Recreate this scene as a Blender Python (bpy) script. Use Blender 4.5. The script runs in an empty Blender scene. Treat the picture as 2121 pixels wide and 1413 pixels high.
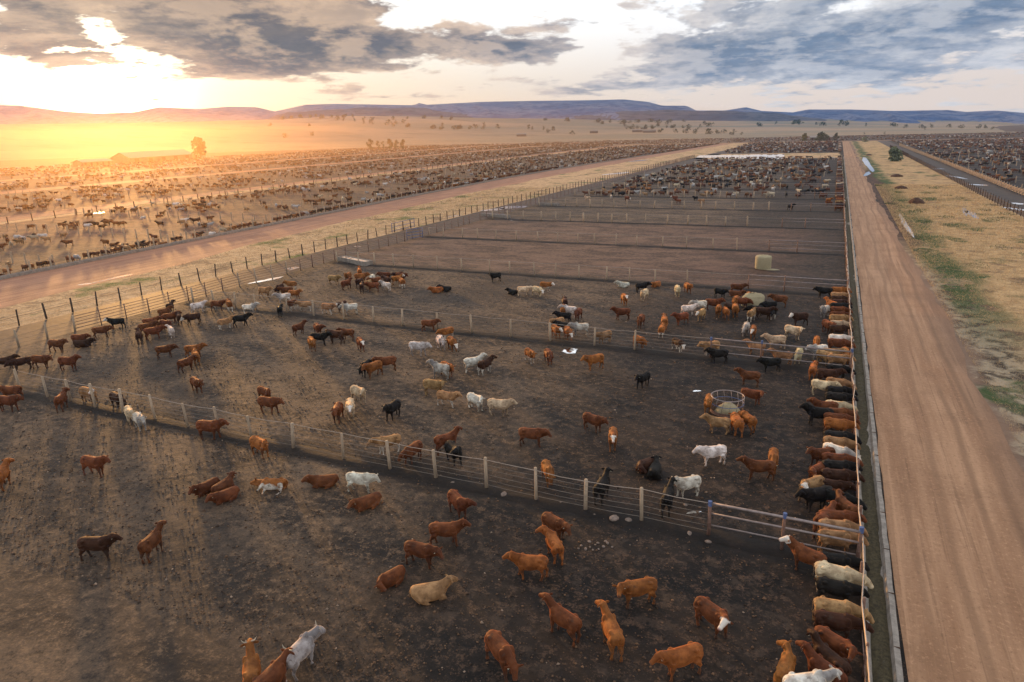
import bpy, math, random
import numpy as np
from mathutils import Vector, Matrix
random.seed(7); RNG = np.random.default_rng(7)
C = bpy.context.scene
COL = C.collection
PI = math.pi
# ------------------------------------------------------------------ camera
F, CX, CY, CAMH = 1414.0, 1060.5, 706.5, 17.0
SLOPE, HVY, HVX = .028, 252., 1740.
def ray(px, py):
    v = np.array([(px-CX)/F, -(py-CY)/F, -1.0]); return v/np.linalg.norm(v)
def hy(px): return HVY+SLOPE*(HVX-px)
_h1 = ray(HVX, HVY); _h2 = ray(-2000, hy(-2000))
_Z = np.cross(_h1, _h2); _Z /= np.linalg.norm(_Z)
if _Z[1] < 0: _Z = -_Z
_X = np.cross(_h1, _Z)
R = np.array([_X, _h1, _Z])                 # camera axes -> world axes
def wdir(px, py): return R @ ray(px, py)
def G(px, py, z=0.0):                       # a pixel of the photo -> the ground point seen there
    d = wdir(px, py); t = (z-CAMH)/d[2]; return np.array([d[0]*t, d[1]*t])
def PIX(x, y, z=0.0):
    c = R.T @ np.array([x, y, z-CAMH]); return CX-F*c[0]/c[2], CY+F*c[1]/c[2]
cam = bpy.data.cameras.new('camera'); cam.lens = 24; cam.sensor_width = 36
cam.clip_start = .1; cam.clip_end = 9000
camo = bpy.data.objects.new('camera', cam); COL.objects.link(camo)
camo.matrix_world = Matrix.Translation((0, 0, CAMH)) @ Matrix(R.tolist()).to_4x4()
C.camera = camo
# ------------------------------------------------------------------ exposure
C.view_settings.view_transform = 'Standard'; C.view_settings.look = 'None'
C.view_settings.gamma = 1; C.view_settings.exposure = .8
C.cycles.use_denoising = True
C.cycles.max_bounces = 6; C.cycles.diffuse_bounces = 2; C.cycles.glossy_bounces = 2
C.cycles.volume_bounces = 1; C.cycles.transparent_max_bounces = 6
C.cycles.sample_clamp_indirect = 4
# ------------------------------------------------------------------ node helper
class NT:
    def __init__(s, tree): s.t = tree; s.n = tree.nodes; s.l = tree.links
    def new(s, typ, **kw):
        n = s.n.new(typ)
        for k, v in kw.items(): setattr(n, k, v)
        return n
    def set(s, sock, v):
        if isinstance(v, bpy.types.NodeSocket): s.l.new(v, sock)
        elif v is not None:
            if hasattr(sock.default_value, '__len__') and not hasattr(v, '__len__'): v = [v]*len(sock.default_value)
            if hasattr(sock.default_value, '__len__') and len(sock.default_value) == 4 and len(v) == 3: v = tuple(v)+(1,)
            sock.default_value = v
    def m(s, op, a, b=None, c=None, clamp=False):
        n = s.new('ShaderNodeMath', operation=op, use_clamp=clamp)
        for i, v in enumerate((a, b, c)):
            if v is not None: s.set(n.inputs[i], v)
        return n.outputs[0]
    def vm(s, op, a, b=None):
        n = s.new('ShaderNodeVectorMath', operation=op); s.set(n.inputs[0], a)
        if b is not None: s.set(n.inputs[1], b)
        return n.outputs['Value' if op in ('DOT_PRODUCT', 'LENGTH') else 'Vector']
    def mix(s, f, a, b, mode='MIX'):
        n = s.new('ShaderNodeMix', data_type='RGBA', blend_type=mode, clamp_factor=True)
        s.set(n.inputs[0], f); s.set(n.inputs[6], a); s.set(n.inputs[7], b); return n.outputs[2]
    def noise(s, vec, scale, detail=4, rough=.55, dist=0., dim='3D'):
        n = s.new('ShaderNodeTexNoise', noise_dimensions=dim)
        s.set(n.inputs['Vector'], vec)
        n.inputs['Scale'].default_value = scale; n.inputs['Detail'].default_value = detail
        n.inputs['Roughness'].default_value = rough; n.inputs['Distortion'].default_value = dist
        return n.outputs[0]
    def ramp(s, v, lo, hi, smooth=True):
        n = s.new('ShaderNodeMapRange', interpolation_type='SMOOTHSTEP' if smooth else 'LINEAR', clamp=True)
        s.set(n.inputs[0], v); n.inputs[1].default_value = lo; n.inputs[2].default_value = hi
        return n.outputs[0]
    def scale(s, vec, sc):
        n = s.new('ShaderNodeMapping'); s.set(n.inputs[0], vec); n.inputs['Scale'].default_value = sc; return n.outputs[0]
    def pos(s): return s.new('ShaderNodeNewGeometry').outputs['Position']
    def obj(s): return s.new('ShaderNodeTexCoord').outputs['Object']
    def xyz(s, v):
        n = s.new('ShaderNodeSeparateXYZ'); s.set(n.inputs[0], v); return n.outputs
    def cxyz(s, x, y, z):
        n = s.new('ShaderNodeCombineXYZ')
        for i, v in enumerate((x, y, z)): s.set(n.inputs[i], v)
        return n.outputs[0]
    def bump(s, h, strength=.5, dist=.05):
        n = s.new('ShaderNodeBump'); n.inputs['Strength'].default_value = strength
        n.inputs['Distance'].default_value = dist; s.set(n.inputs['Height'], h); return n.outputs[0]
    def attr(s, name):
        n = s.new('ShaderNodeAttribute', attribute_name=name); return n.outputs
def material(name):
    m = bpy.data.materials.new(name); m.use_nodes = True
    t = NT(m.node_tree); b = m.node_tree.nodes['Principled BSDF']
    b.inputs['Specular IOR Level'].default_value = .25
    return m, t, b
# ------------------------------------------------------------------ world, sun
SUN_PX = (213, 186)
sd = wdir(*SUN_PX); SUN_AZ = math.atan2(sd[0], sd[1]); SUN_EL = math.asin(sd[2])
W = bpy.data.worlds.new('World'); C.world = W; W.use_nodes = True
def build_world():
    t = NT(W.node_tree); bg = W.node_tree.nodes['Background']
    sky = t.new('ShaderNodeTexSky', sky_type='NISHITA', sun_disc=False)
    sky.sun_elevation = SUN_EL; sky.sun_rotation = SUN_AZ
    sky.air_density = 1.0; sky.dust_density = 1.5; sky.ozone_density = 1.5
    d = t.new('ShaderNodeTexCoord').outputs['Generated']
    x, y, z = t.xyz(d)
    az = t.m('ARCTAN2', x, y); el = t.m('ARCSINE', z)
    cosang = t.vm('DOT_PRODUCT', d, tuple(float(v) for v in sd))
    ang = t.m('ARCCOSINE', t.m('MINIMUM', cosang, .99999))            # angle from the sun
    def gauss(v, w): return t.m('EXPONENT', t.m('MULTIPLY', t.m('POWER', t.m('DIVIDE', v, w), 2.), -1.))
    # thin high overcast: pale veil, peach towards the horizon, blue overhead
    hor = t.ramp(el, .03, .17); warm = t.ramp(ang, .85, .1)
    veil = t.mix(hor, t.mix(warm, (10.6, 9.0, 7.8), (12., 9.4, 6.2)), t.mix(warm, (13.6, 14., 14.6), (16, 15.5, 14.6)))
    col = t.mix(.85, sky.outputs[0], veil)
    rad = t.m('ADD', t.m('MULTIPLY', gauss(ang, .055), 90.), t.m('MULTIPLY', gauss(ang, .16), 7.))
    n = t.new('ShaderNodeVectorMath', operation='SCALE'); n.inputs[0].default_value = (1., .86, .58); t.set(n.inputs['Scale'], rad)
    col = t.vm('ADD', col, n.outputs[0])
    # clouds: bias lobes (photo pixel centre, half sizes, weight), broken up by fractal noise
    lobes = [(330, 25, 330, 62, 1.0), (560, 85, 200, 55, .95), (800, 92, 260, 38, .95), (1060, 105, 140, 22, .9), (640, 55, 120, 40, .5),
             (60, 105, 130, 34, .75), (700, 190, 150, 22, .55), (560, 130, 120, 22, .45), (950, 60, 60, 14, .4),
             (1560, 40, 330, 55, .85), (1900, 90, 420, 80, .95), (1500, 120, 250, 40, .6), (1250, 185, 180, 14, .6),
             (1400, 150, 250, 18, .5), (2050, 20, 200, 40, .5), (1180, 78, 50, 12, .35), (1150, 132, 60, 10, .35),
             (870, 195, 60, 10, .35), (1030, 168, 90, 8, .35), (800, 138, 80, 8, .35), (1800, 158, 300, 16, .35), (60, 20, 80, 40, .45)]
    bias = None
    for px, py, wx, wy, wt in lobes:
        q = wdir(px, py); a0 = math.atan2(q[0], q[1]); e0 = math.asin(q[2])
        q2 = wdir(px+wx, py-SLOPE*wx); wa = abs(math.atan2(q2[0], q2[1])-a0); we = wy/F*.95
        u = t.m('DIVIDE', t.m('SUBTRACT', az, a0), wa); v = t.m('DIVIDE', t.m('SUBTRACT', el, e0), we)
        g = t.m('MULTIPLY', t.m('EXPONENT', t.m('MULTIPLY', t.m('ADD', t.m('MULTIPLY', u, u), t.m('MULTIPLY', v, v)), -1.)), wt)
        bias = g if bias is None else t.m('ADD', bias, g)
    over = t.m('MULTIPLY', t.ramp(el, .30, .55), .55)                  # broken cloud overhead too
    bias = t.m('ADD', bias, over)
    lel = t.m('LOGARITHM', t.m('ADD', t.m('MAXIMUM', el, 0.), .075), math.e); vec = t.cxyz(az, t.m('MULTIPLY', lel, .62), 0.)
    def fb(v): return t.m('ADD', t.m('MULTIPLY', t.noise(v, 7.5, 9, .58, .2), .66), t.m('MULTIPLY', t.noise(v, 21., 8, .62, .1), .34))
    nn = fb(vec)
    toward = t.vm('NORMALIZE', t.cxyz(t.m('SUBTRACT', SUN_AZ, az), t.m('MULTIPLY', t.m('SUBTRACT', SUN_EL-.02, el), 2.2), 0.))
    sc = t.new('ShaderNodeVectorMath', operation='SCALE'); t.set(sc.inputs[0], toward); sc.inputs['Scale'].default_value = .045
    no = fb(t.vm('ADD', vec, sc.outputs[0]))
    f = t.m('ADD', t.m('MULTIPLY', t.m('SUBTRACT', nn, .5), 4.6), t.m('MULTIPLY', bias, .92))
    dens = t.ramp(f, .32, .66)
    thick = t.ramp(f, .40, 1.25)
    edge = t.ramp(t.m('SUBTRACT', nn, no), -.06, .09)                 # side of a billow that faces the sun
    far = t.ramp(ang, .22, .95)
    lit = t.mix(far, (9.5, 6.4, 4.0), (8.4, 8.3, 8.4)); dark = t.mix(far, (.9, .78, .95), (1.5, 2.3, 3.5))
    sh = t.m('SUBTRACT', t.m('ADD', t.m('MULTIPLY', thick, .44), t.m('MULTIPLY', nn, .74)), t.m('MULTIPLY', t.m('SUBTRACT', edge, .35), .62), clamp=True)
    dark = t.mix(1., dark, t.mix(t.noise(vec, 34., 6, .6), (.55, .56, .6), (1.5, 1.45, 1.4)), 'MULTIPLY')
    cl = t.mix(sh, lit, dark)
    fin = t.mix(t.m('MULTIPLY', dens, .98), col, cl)
    t.l.new(fin, bg.inputs[0]); bg.inputs[1].default_value = .0535
build_world()
sun = bpy.data.lights.new('sun', 'SUN'); sun.energy = 5; sun.angle = math.radians(4.); sun.color = (1., .52, .17)
suno = bpy.data.objects.new('sun', sun); COL.objects.link(suno)
suno.rotation_euler = Vector(tuple(-sd)).to_track_quat('-Z', 'Y').to_euler()
# ------------------------------------------------------------------ object helpers
def tag(o, label=None, cat=None, group=None, kind=None):
    if label: o['label'] = label
    if cat: o['category'] = cat
    if group: o['group'] = group
    if kind: o['kind'] = kind
    return o
def empty(name, loc=(0, 0, 0), rz=0.):
    o = bpy.data.objects.new(name, None); o.empty_display_size = .2; o.location = loc; o.rotation_euler = (0, 0, rz); COL.objects.link(o); return o
def meshobj(name, me, mat=None, parent=None, loc=None):
    o = bpy.data.objects.new(name, me); COL.objects.link(o)
    if mat and not me.materials: me.materials.append(mat)
    if parent: o.parent = parent
    if loc is not None: o.location = loc
    return o
def mesh(name, V, Fc, smooth=False):
    me = bpy.data.meshes.new(name); me.from_pydata([tuple(map(float, v)) for v in V], [], [tuple(map(int, f)) for f in Fc]); me.update()
    if smooth: me.polygons.foreach_set('use_smooth', [True]*len(me.polygons))
    return me
def fastmesh(name, V, T, col=None, smooth=False):                      # big triangle soups
    V = np.asarray(V, np.float32); T = np.asarray(T, np.int32); k = T.shape[1]
    me = bpy.data.meshes.new(name); me.vertices.add(len(V)); me.vertices.foreach_set('co', V.ravel())
    me.loops.add(T.size); me.loops.foreach_set('vertex_index', T.ravel())
    me.polygons.add(len(T)); me.polygons.foreach_set('loop_start', np.arange(0, T.size, k, dtype=np.int32))
    if smooth: me.polygons.foreach_set('use_smooth', np.ones(len(T), bool))
    if col is not None:
        a = me.attributes.new('col', 'FLOAT_COLOR', 'POINT'); a.data.foreach_set('color', np.asarray(col, np.float32).ravel())
    me.update(calc_edges=True); return me
class MB:                                                              # collects solids into ONE mesh
    def __init__(s): s.V = []; s.F = []
    def add(s, V, Fc):
        b = len(s.V); s.V += [tuple(v) for v in V]; s.F += [tuple(i+b for i in f) for f in Fc]
    def box(s, c, d, rz=0.):
        cx, cy, cz = c; hx, hy_, hz = d[0]/2, d[1]/2, d[2]/2; ca, sa = math.cos(rz), math.sin(rz); V = []
        for zz in (-hz, hz):
            for xx, yy in ((-hx, -hy_), (hx, -hy_), (hx, hy_), (-hx, hy_)): V.append((cx+xx*ca-yy*sa, cy+xx*sa+yy*ca, cz+zz))
        s.add(V, [(3, 2, 1, 0), (4, 5, 6, 7), (0, 1, 5, 4), (1, 2, 6, 5), (2, 3, 7, 6), (3, 0, 4, 7)])
    def tube(s, P, r, n=6, asp=None, up=(0, 0, 1)):
        P = [Vector(p) for p in P]; r = r if hasattr(r, '__len__') else [r]*len(P); asp = asp or [1.]*len(P)
        V = []; Fc = []; up = Vector(up)
        for i, p in enumerate(P):
            d = (P[min(i+1, len(P)-1)]-P[max(i-1, 0)]).normalized()
            a = up.cross(d)
            if a.length < .05: a = Vector((0, 1, 0)).cross(d) if abs(d.y) < .9 else Vector((1, 0, 0)).cross(d)
            a.normalize(); b = d.cross(a)
            for k in range(n):
                th = 2*PI*k/n; V.append(tuple(p+a*(math.cos(th)*r[i]*asp[i])+b*(math.sin(th)*r[i])))
        for i in range(len(P)-1):
            for k in range(n): Fc.append((i*n+k, i*n+(k+1) % n, (i+1)*n+(k+1) % n, (i+1)*n+k))
        Fc.append(tuple(range(n))[::-1]); Fc.append(tuple((len(P)-1)*n+k for k in range(n)))
        s.add(V, Fc)
    def ell(s, c, r, M=None, nu=10, nv=6):
        V = []; Fc = []; M = M or Matrix.Identity(3)
        for j in range(nv+1):
            ph = PI*j/nv
            for i in range(nu):
                th = 2*PI*i/nu; v = M @ Vector((r[0]*math.sin(ph)*math.cos(th), r[1]*math.sin(ph)*math.sin(th), r[2]*math.cos(ph)))
                V.append((c[0]+v.x, c[1]+v.y, c[2]+v.z))
        for j in range(nv):
            for i in range(nu): Fc.append((j*nu+i, (j+1)*nu+i, (j+1)*nu+(i+1) % nu, j*nu+(i+1) % nu))
        s.add(V, Fc)
    def mesh(s, name, smooth=False): return mesh(name, s.V, s.F, smooth)
    def obj(s, name, mat=None, parent=None, smooth=False, loc=None): return meshobj(name, s.mesh(name, smooth), mat, parent, loc)
# ------------------------------------------------------------------ materials
MAT = {}
def soil_mat():
    m, t, b = material('pen_soil'); p = t.pos(); x, y, z = t.xyz(p)
    n1 = t.noise(p, .05, 5, .6, .5); n2 = t.noise(t.scale(p, (.45, .8, 1)), .42, 7, .66, .6); n3 = t.noise(p, 2.1, 7, .72, .2); n4 = t.noise(p, 11., 5, .72)
    vo = t.new('ShaderNodeTexVoronoi', feature='SMOOTH_F1'); t.set(vo.inputs['Vector'], p); vo.inputs['Scale'].default_value = 5.2; hoof = vo.outputs['Distance']
    fine = t.m('ADD', t.m('MULTIPLY', n3, .6), t.m('MULTIPLY', n4, .4))
    near_bunk = t.ramp(x, -25., -3.)                               # wet, dark apron along the bunk
    dry = t.mix(t.ramp(n2, .36, .64), (.030, .021, .016), (.135, .088, .056))
    dry = t.mix(t.m('MULTIPLY', t.ramp(fine, .50, .60), .85), dry, (.225, .138, .080))
    dry = t.mix(t.m('MULTIPLY', t.ramp(fine, .49, .40), .85), dry, (.020, .015, .0125))
    dry = t.mix(t.m('MULTIPLY', t.ramp(n1, .50, .66), .55), dry, (.038, .029, .024))
    wet = t.mix(t.ramp(n2, .38, .66), (.008, .0062, .0055), (.032, .021, .015))
    wet = t.mix(t.m('MULTIPLY', t.ramp(fine, .505, .59), .8), wet, (.105, .060, .038)); wet = t.mix(t.m('MULTIPLY', t.ramp(t.noise(p, 1.1, 6, .7), .52, .62), .5), wet, (.085, .055, .038))
    f = t.m('ADD', t.m('MULTIPLY', near_bunk, 1.0), t.m('MULTIPLY', t.m('SUBTRACT', t.m('ADD', t.m('MULTIPLY', n1, .6), t.m('MULTIPLY', n2, .4)), .5), 1.5))
    c = t.mix(t.ramp(f, .05, .80), dry, wet)
    red = t.m('MULTIPLY', t.ramp(t.m('ABSOLUTE', t.m('SUBTRACT', t.m('ADD', y, t.m('MULTIPLY', n2, 6.)), 104.)), 28., 21.0), t.ramp(t.m('ADD', x, t.m('MULTIPLY', n1, 14.)), 8., -4.))   # the empty pen is bare and reddish
    c = t.mix(t.m('MULTIPLY', red, .62), c, t.mix(t.ramp(t.m('ADD', t.m('MULTIPLY', n2, .6), t.m('MULTIPLY', n3, .4)), .36, .64), (.055, .030, .021), (.23, .125, .085)))
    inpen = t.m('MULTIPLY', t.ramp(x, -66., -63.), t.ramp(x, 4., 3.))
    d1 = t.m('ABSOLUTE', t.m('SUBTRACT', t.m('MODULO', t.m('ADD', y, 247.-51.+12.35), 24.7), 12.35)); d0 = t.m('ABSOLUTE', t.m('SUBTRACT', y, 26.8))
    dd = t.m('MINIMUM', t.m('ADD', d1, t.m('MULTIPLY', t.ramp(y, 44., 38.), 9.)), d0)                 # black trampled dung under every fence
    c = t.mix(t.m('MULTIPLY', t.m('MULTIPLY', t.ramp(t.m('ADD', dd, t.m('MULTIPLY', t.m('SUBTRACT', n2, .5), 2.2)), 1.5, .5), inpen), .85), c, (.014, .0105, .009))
    t.set(b.inputs['Base Color'], c); b.inputs['Roughness'].default_value = .85
    h = t.m('ADD', t.m('MULTIPLY', n3, 1.1), t.m('ADD', t.m('MULTIPLY', n2, 1.3), t.m('ADD', t.m('MULTIPLY', n4, .30), t.m('MULTIPLY', hoof, .35))))
    t.set(b.inputs['Normal'], t.bump(h, .30, .16)); return m
def grass_mat(name, tan, tan2, green, gthr, mud=False):
    m, t, b = material(name); p = t.pos(); x, y, z = t.xyz(p)
    n1 = t.noise(p, .055, 5, .6, .3); n2 = t.noise(t.scale(p, (.9, .8, 1)), .8, 7, .68, .4); n3 = t.noise(p, 4.5, 5, .7)
    c = t.mix(t.ramp(n2, .32, .68), tan, tan2)
    c = t.mix(t.m('MULTIPLY', t.ramp(n3, .50, .66), .7), c, tuple(v*.42 for v in tan)); bare = t.noise(t.vm('ADD', p, (9., 3., 0)), .16, 6, .68, .4); c = t.mix(t.m('MULTIPLY', t.ramp(bare, .54, .62), .75), c, t.mix(n2, (.10, .06, .035), (.22, .14, .085)))
    g = t.noise(t.vm('ADD', t.scale(p, (1, .9, 1)), (31., 7., 0)), .11, 5, .65, .2)
    gf = t.m('MULTIPLY', t.ramp(g, gthr, gthr+.10), t.ramp(n2, .30, .55))
    if mud:
        edge = t.m('ADD', x, t.m('MULTIPLY', t.m('SUBTRACT', n1, .5), 7.))
        edge = t.m('ADD', edge, t.m('MULTIPLY', t.m('SUBTRACT', n2, .5), 2.2))
        strip = t.m('MULTIPLY', t.ramp(edge, 10.4, 12.2), t.ramp(edge, 16.8, 14.0))
        gf = t.m('MAXIMUM', gf, t.m('MULTIPLY', t.m('MULTIPLY', strip, t.ramp(t.m('ADD', t.m('MULTIPLY', n2, .5), t.m('MULTIPLY', g, .5)),   .43, .50)), t.ramp(y, 50., 85.)))
        straw = t.mix(t.ramp(n2, .40, .58), (.055, .036, .026), (.40, .31, .21))
        c = t.mix(t.m('MULTIPLY', t.ramp(edge, 16., 12.), t.ramp(y, 130., 70.)), c, straw)
    c = t.mix(gf, c, t.mix(n3, green, tuple(v*1.7 for v in green)))
    if mud:
        c = t.mix(t.m('MULTIPLY', t.ramp(n2, .40, .31), .8), c, (.10, .06, .035))
        mudc = t.mix(t.ramp(n2, .35, .7), (.035, .020, .013), (.16, .085, .055))
        md = t.m('MULTIPLY', t.ramp(edge, 13.0, 11.4), t.m('MULTIPLY', t.ramp(y, 95., 122.), t.ramp(y, 330., 255.)))
        c = t.mix(md, c, mudc)
        dirt = t.mix(n2, (.16, .095, .065), (.30, .19, .125))
        c = t.mix(t.m('MULTIPLY', t.ramp(edge, 11.0, 9.9), t.m('SUBTRACT', 1., md)), c, dirt)
    t.set(b.inputs['Base Color'], c); b.inputs['Roughness'].default_value = .9
    t.set(b.inputs['Normal'], t.bump(t.m('ADD', t.m('MULTIPLY', n3, .7), n2), .9, .18)); return m
def road_mat(name, c1, c2, axis_mid, tracks=True):
    m, t, b = material(name); p = t.pos(); x, y, z = t.xyz(p)
    n1 = t.noise(t.scale(p, (1., .07, 1)), .9, 8, .66, .3); n2 = t.noise(p, .25, 5, .6); n3 = t.noise(p, 5., 7, .75)
    n4 = t.noise(t.scale(p, (3.2, .05, 1)), 1., 6, .66, .25)
    c = t.mix(t.ramp(n1, .28, .74), c1, c2)
    c = t.mix(t.m('MULTIPLY', t.ramp(n2, .45, .7), .45), c, tuple(v*.72 for v in c1))
    c = t.mix(t.m('MULTIPLY', t.ramp(n4, .56, .70), .5), c, tuple(min(1, v*1.18) for v in c2))
    c = t.mix(t.m('MULTIPLY', t.ramp(n4, .44, .34), .5), c, tuple(v*.62 for v in c1))
    c = t.mix(t.m('MULTIPLY', t.ramp(n3, .54, .68), .6), c, tuple(v*.55 for v in c1)); c = t.mix(t.m('MULTIPLY', t.ramp(n3, .46, .36), .5), c, tuple(min(1, v*1.25) for v in c2))
    if axis_mid > 0:                                                    # wheel ruts of the feed wagons
        x = t.xyz(p)[0]; wob = t.m('ADD', x, t.m('MULTIPLY', t.m('SUBTRACT', t.noise(t.scale(p, (.02, .05, 1)), 1., 3), .5), 1.6))
        for xc, wd, k in ((4.7, .22, .35), (6.15, .30, .45), (7.7, .26, .5), (8.9, .35, .6)):
            r_ = t.m('MULTIPLY', t.ramp(t.m('ABSOLUTE', t.m('SUBTRACT', wob, xc)), wd, .04), t.m('MULTIPLY', t.ramp(n1, .32, .58), k)); c = t.mix(r_, c, tuple(v*.55 for v in c1))
        c = t.mix(t.m('MULTIPLY', t.ramp(wob, 8.2, 10.2), .55), c, (.15, .085, .055))
    t.set(b.inputs['Base Color'], c); b.inputs['Roughness'].default_value = .8
    t.set(b.inputs['Normal'], t.bump(t.m('ADD', t.m('ADD', n4, n1), t.m('MULTIPLY', n3, .9)), .7, .07)); return m
def simple(name, c1, c2, sc=6., rough=.75, bump=.3, stretch=(1, 1, 1), metal=0., spec=.25):
    m, t, b = material(name); p = t.scale(t.obj(), stretch); n = t.noise(p, sc, 5, .62); n2 = t.noise(p, sc*5, 3, .6)
    rnd = t.new('ShaderNodeObjectInfo').outputs['Random']
    c = t.mix(t.ramp(t.m('ADD', t.m('MULTIPLY', n, .75), t.m('MULTIPLY', n2, .25)), .3, .7), c1, c2)
    c = t.mix(t.m('MULTIPLY', rnd, .35), c, tuple(v*.55 for v in c1))
    t.set(b.inputs['Base Color'], c); b.inputs['Roughness'].default_value = rough; b.inputs['Metallic'].default_value = metal
    b.inputs['Specular IOR Level'].default_value = spec
    if bump: t.set(b.inputs['Normal'], t.bump(n2, bump, .02))
    return m
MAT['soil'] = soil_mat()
MAT['verge'] = grass_mat('dry_verge_grass', (.36, .225, .105), (.60, .40, .20), (.036, .058, .014), .535, True)
MAT['strip'] = grass_mat('strip_grass', (.42, .255, .13), (.66, .44, .25), (.055, .085, .02), .545)
MAT['road'] = road_mat('dirt_road', (.31, .160, .084), (.50, .285, .162), 7.)
MAT['road_red'] = road_mat('red_dirt_road', (.27, .125, .075), (.46, .235, .145), -88.)
MAT['lane'] = simple('lane_mud', (.030, .019, .014), (.105, .064, .042), .5, .7, .6)
MAT['wood'] = simple('weathered_wood', (.30, .225, .155), (.56, .43, .31), 3., .85, .5, (6, 6, 1))
MAT['darkwood'] = simple('creosote_wood', (.035, .024, .018), (.10, .066, .046), 3., .8, .4, (6, 6, 1))
MAT['wire'] = simple('fence_wire', (.20, .165, .14), (.36, .30, .25), 4., .5, 0, metal=.6)
MAT['cable'] = simple('pale_cable', (.34, .27, .22), (.54, .44, .36), 4., .5, 0, metal=.3)
MAT['pipe'] = simple('grey_pipe', (.22, .18, .17), (.38, .31, .29), 5., .45, .1, metal=.4)
MAT['rust'] = simple('rusty_pipe', (.16, .085, .06), (.30, .19, .15), 8., .6, .2, metal=.2)
MAT['blue'] = simple('blue_paint', (.06, .09, .20), (.13, .18, .36), 6., .5, .1)
MAT['concrete'] = simple('concrete', (.20, .17, .145), (.40, .35, .30), 2.5, .85, .4)
MAT['feed'] = simple('feed_ration', (.035, .028, .017), (.12, .095, .05), 9., .9, .9)
MAT['hay'] = simple('hay', (.26, .22, .13), (.50, .42, .27), 14., .9, .9, (1, 1, 3))
MAT['stone'] = simple('pale_stone', (.17, .125, .10), (.36, .28, .235), 5., .85, .5)
MAT['dung'] = simple('manure_heap', (.045, .022, .013), (.14, .07, .04), 2.5, .9, .9)
MAT['steel'] = simple('roof_sheet', (.22, .18, .15), (.34, .29, .25), 1., .5, .1)
MAT['wallm'] = simple('shed_wall', (.12, .09, .07), (.22, .17, .13), 1., .7, .1)
MAT['bark'] = simple('bark', (.06, .045, .032), (.17, .13, .10), 4., .9, .6, (1, 1, .3))
def water_mat():
    m, t, b = material('puddle_water'); p = t.pos(); n = t.noise(p, 1.5, 3, .5)
    b.inputs['Base Color'].default_value = (.86, .86, .88, 1); b.inputs['Roughness'].default_value = .04; b.inputs['Metallic'].default_value = 1.
    b.inputs['Specular IOR Level'].default_value = 1.; b.inputs['IOR'].default_value = 2.2
    t.set(b.inputs['Normal'], t.bump(n, .05, .02)); return m
MAT['water'] = water_mat()
def attr_mat(name, rough=.8, noise=.35, trans=0.):
    m, t, b = material(name); c = t.attr('col')[0]; n = t.noise(t.pos(), 9., 3)
    c = t.mix(t.m('MULTIPLY', t.ramp(n, .35, .7), noise), c, (0, 0, 0)) if noise else c
    t.set(b.inputs['Base Color'], c); b.inputs['Roughness'].default_value = rough; return m
MAT['herd'] = attr_mat('herd_coats', .7, .25); MAT['blade'] = attr_mat('grass_blades', .8, 0.); MAT['clod'] = attr_mat('manure_clods', .9, .2)
def leaf_mat(name, c1, c2):
    m, t, b = material(name); n = t.noise(t.pos(), .8, 4, .6); n2 = t.noise(t.pos(), 8., 2)
    t.set(b.inputs['Base Color'], t.mix(t.ramp(t.m('ADD', t.m('MULTIPLY', n, .6), t.m('MULTIPLY', n2, .4)), .35, .65), c1, c2))
    b.inputs['Roughness'].default_value = .7; return m
MAT['leaf'] = leaf_mat('dark_leaf', (.022, .034, .012), (.075, .092, .030)); MAT['leafy'] = leaf_mat('yellow_leaf', (.08, .075, .02), (.20, .17, .05))
MAT['leafg'] = leaf_mat('grey_leaf', (.10, .12, .07), (.24, .26, .16))
def hill_mat(name, c1, c2, c3):
    m, t, b = material(name); p = t.pos(); n = t.noise(t.scale(p, (1, 1, 3)), .006, 7, .6, .3); n2 = t.noise(p, .03, 6, .65); n3 = t.noise(t.scale(p, (.4, 1.5, 1)), .0028, 3, .5)
    c = t.mix(t.ramp(n, .38, .62), c1, c2); c = t.mix(t.m('MULTIPLY', t.ramp(n2, .48, .62), .8), c, c3)
    t.set(b.inputs['Base Color'], c); b.inputs['Roughness'].default_value = .95
    t.set(b.inputs['Normal'], t.bump(t.m('ADD', n2, t.m('MULTIPLY', n, 2.)), .8, 12.)); return m
MAT['mount'] = hill_mat('mountain_scrub_hazed', (.055, .100, .215), (.160, .180, .265), (.022, .044, .125))  # blue of the distant air is put into the scrub colour
MAT['foot'] = hill_mat('foothill_scrub_hazed', (.040, .055, .095), (.105, .100, .120), (.022, .030, .055))  # foothill scrub with haze blue tinted into its colours as well
def plain_mat():
    m, t, b = material('dry_plain'); p = t.pos(); n = t.noise(t.scale(p, (.5, 1.6, 1)), .004, 5, .55, .2); n2 = t.noise(t.scale(p, (.4, 1, 1)), .03, 6, .65)
    c = t.mix(t.ramp(n, .40, .60), (.34, .235, .15), (.20, .175, .125)); c = t.mix(t.m('MULTIPLY', t.ramp(n2, .52, .70), .6), c, (.09, .075, .045))
    t.set(b.inputs['Base Color'], c); b.inputs['Roughness'].default_value = .95; return m
MAT['plain'] = plain_mat()
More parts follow.
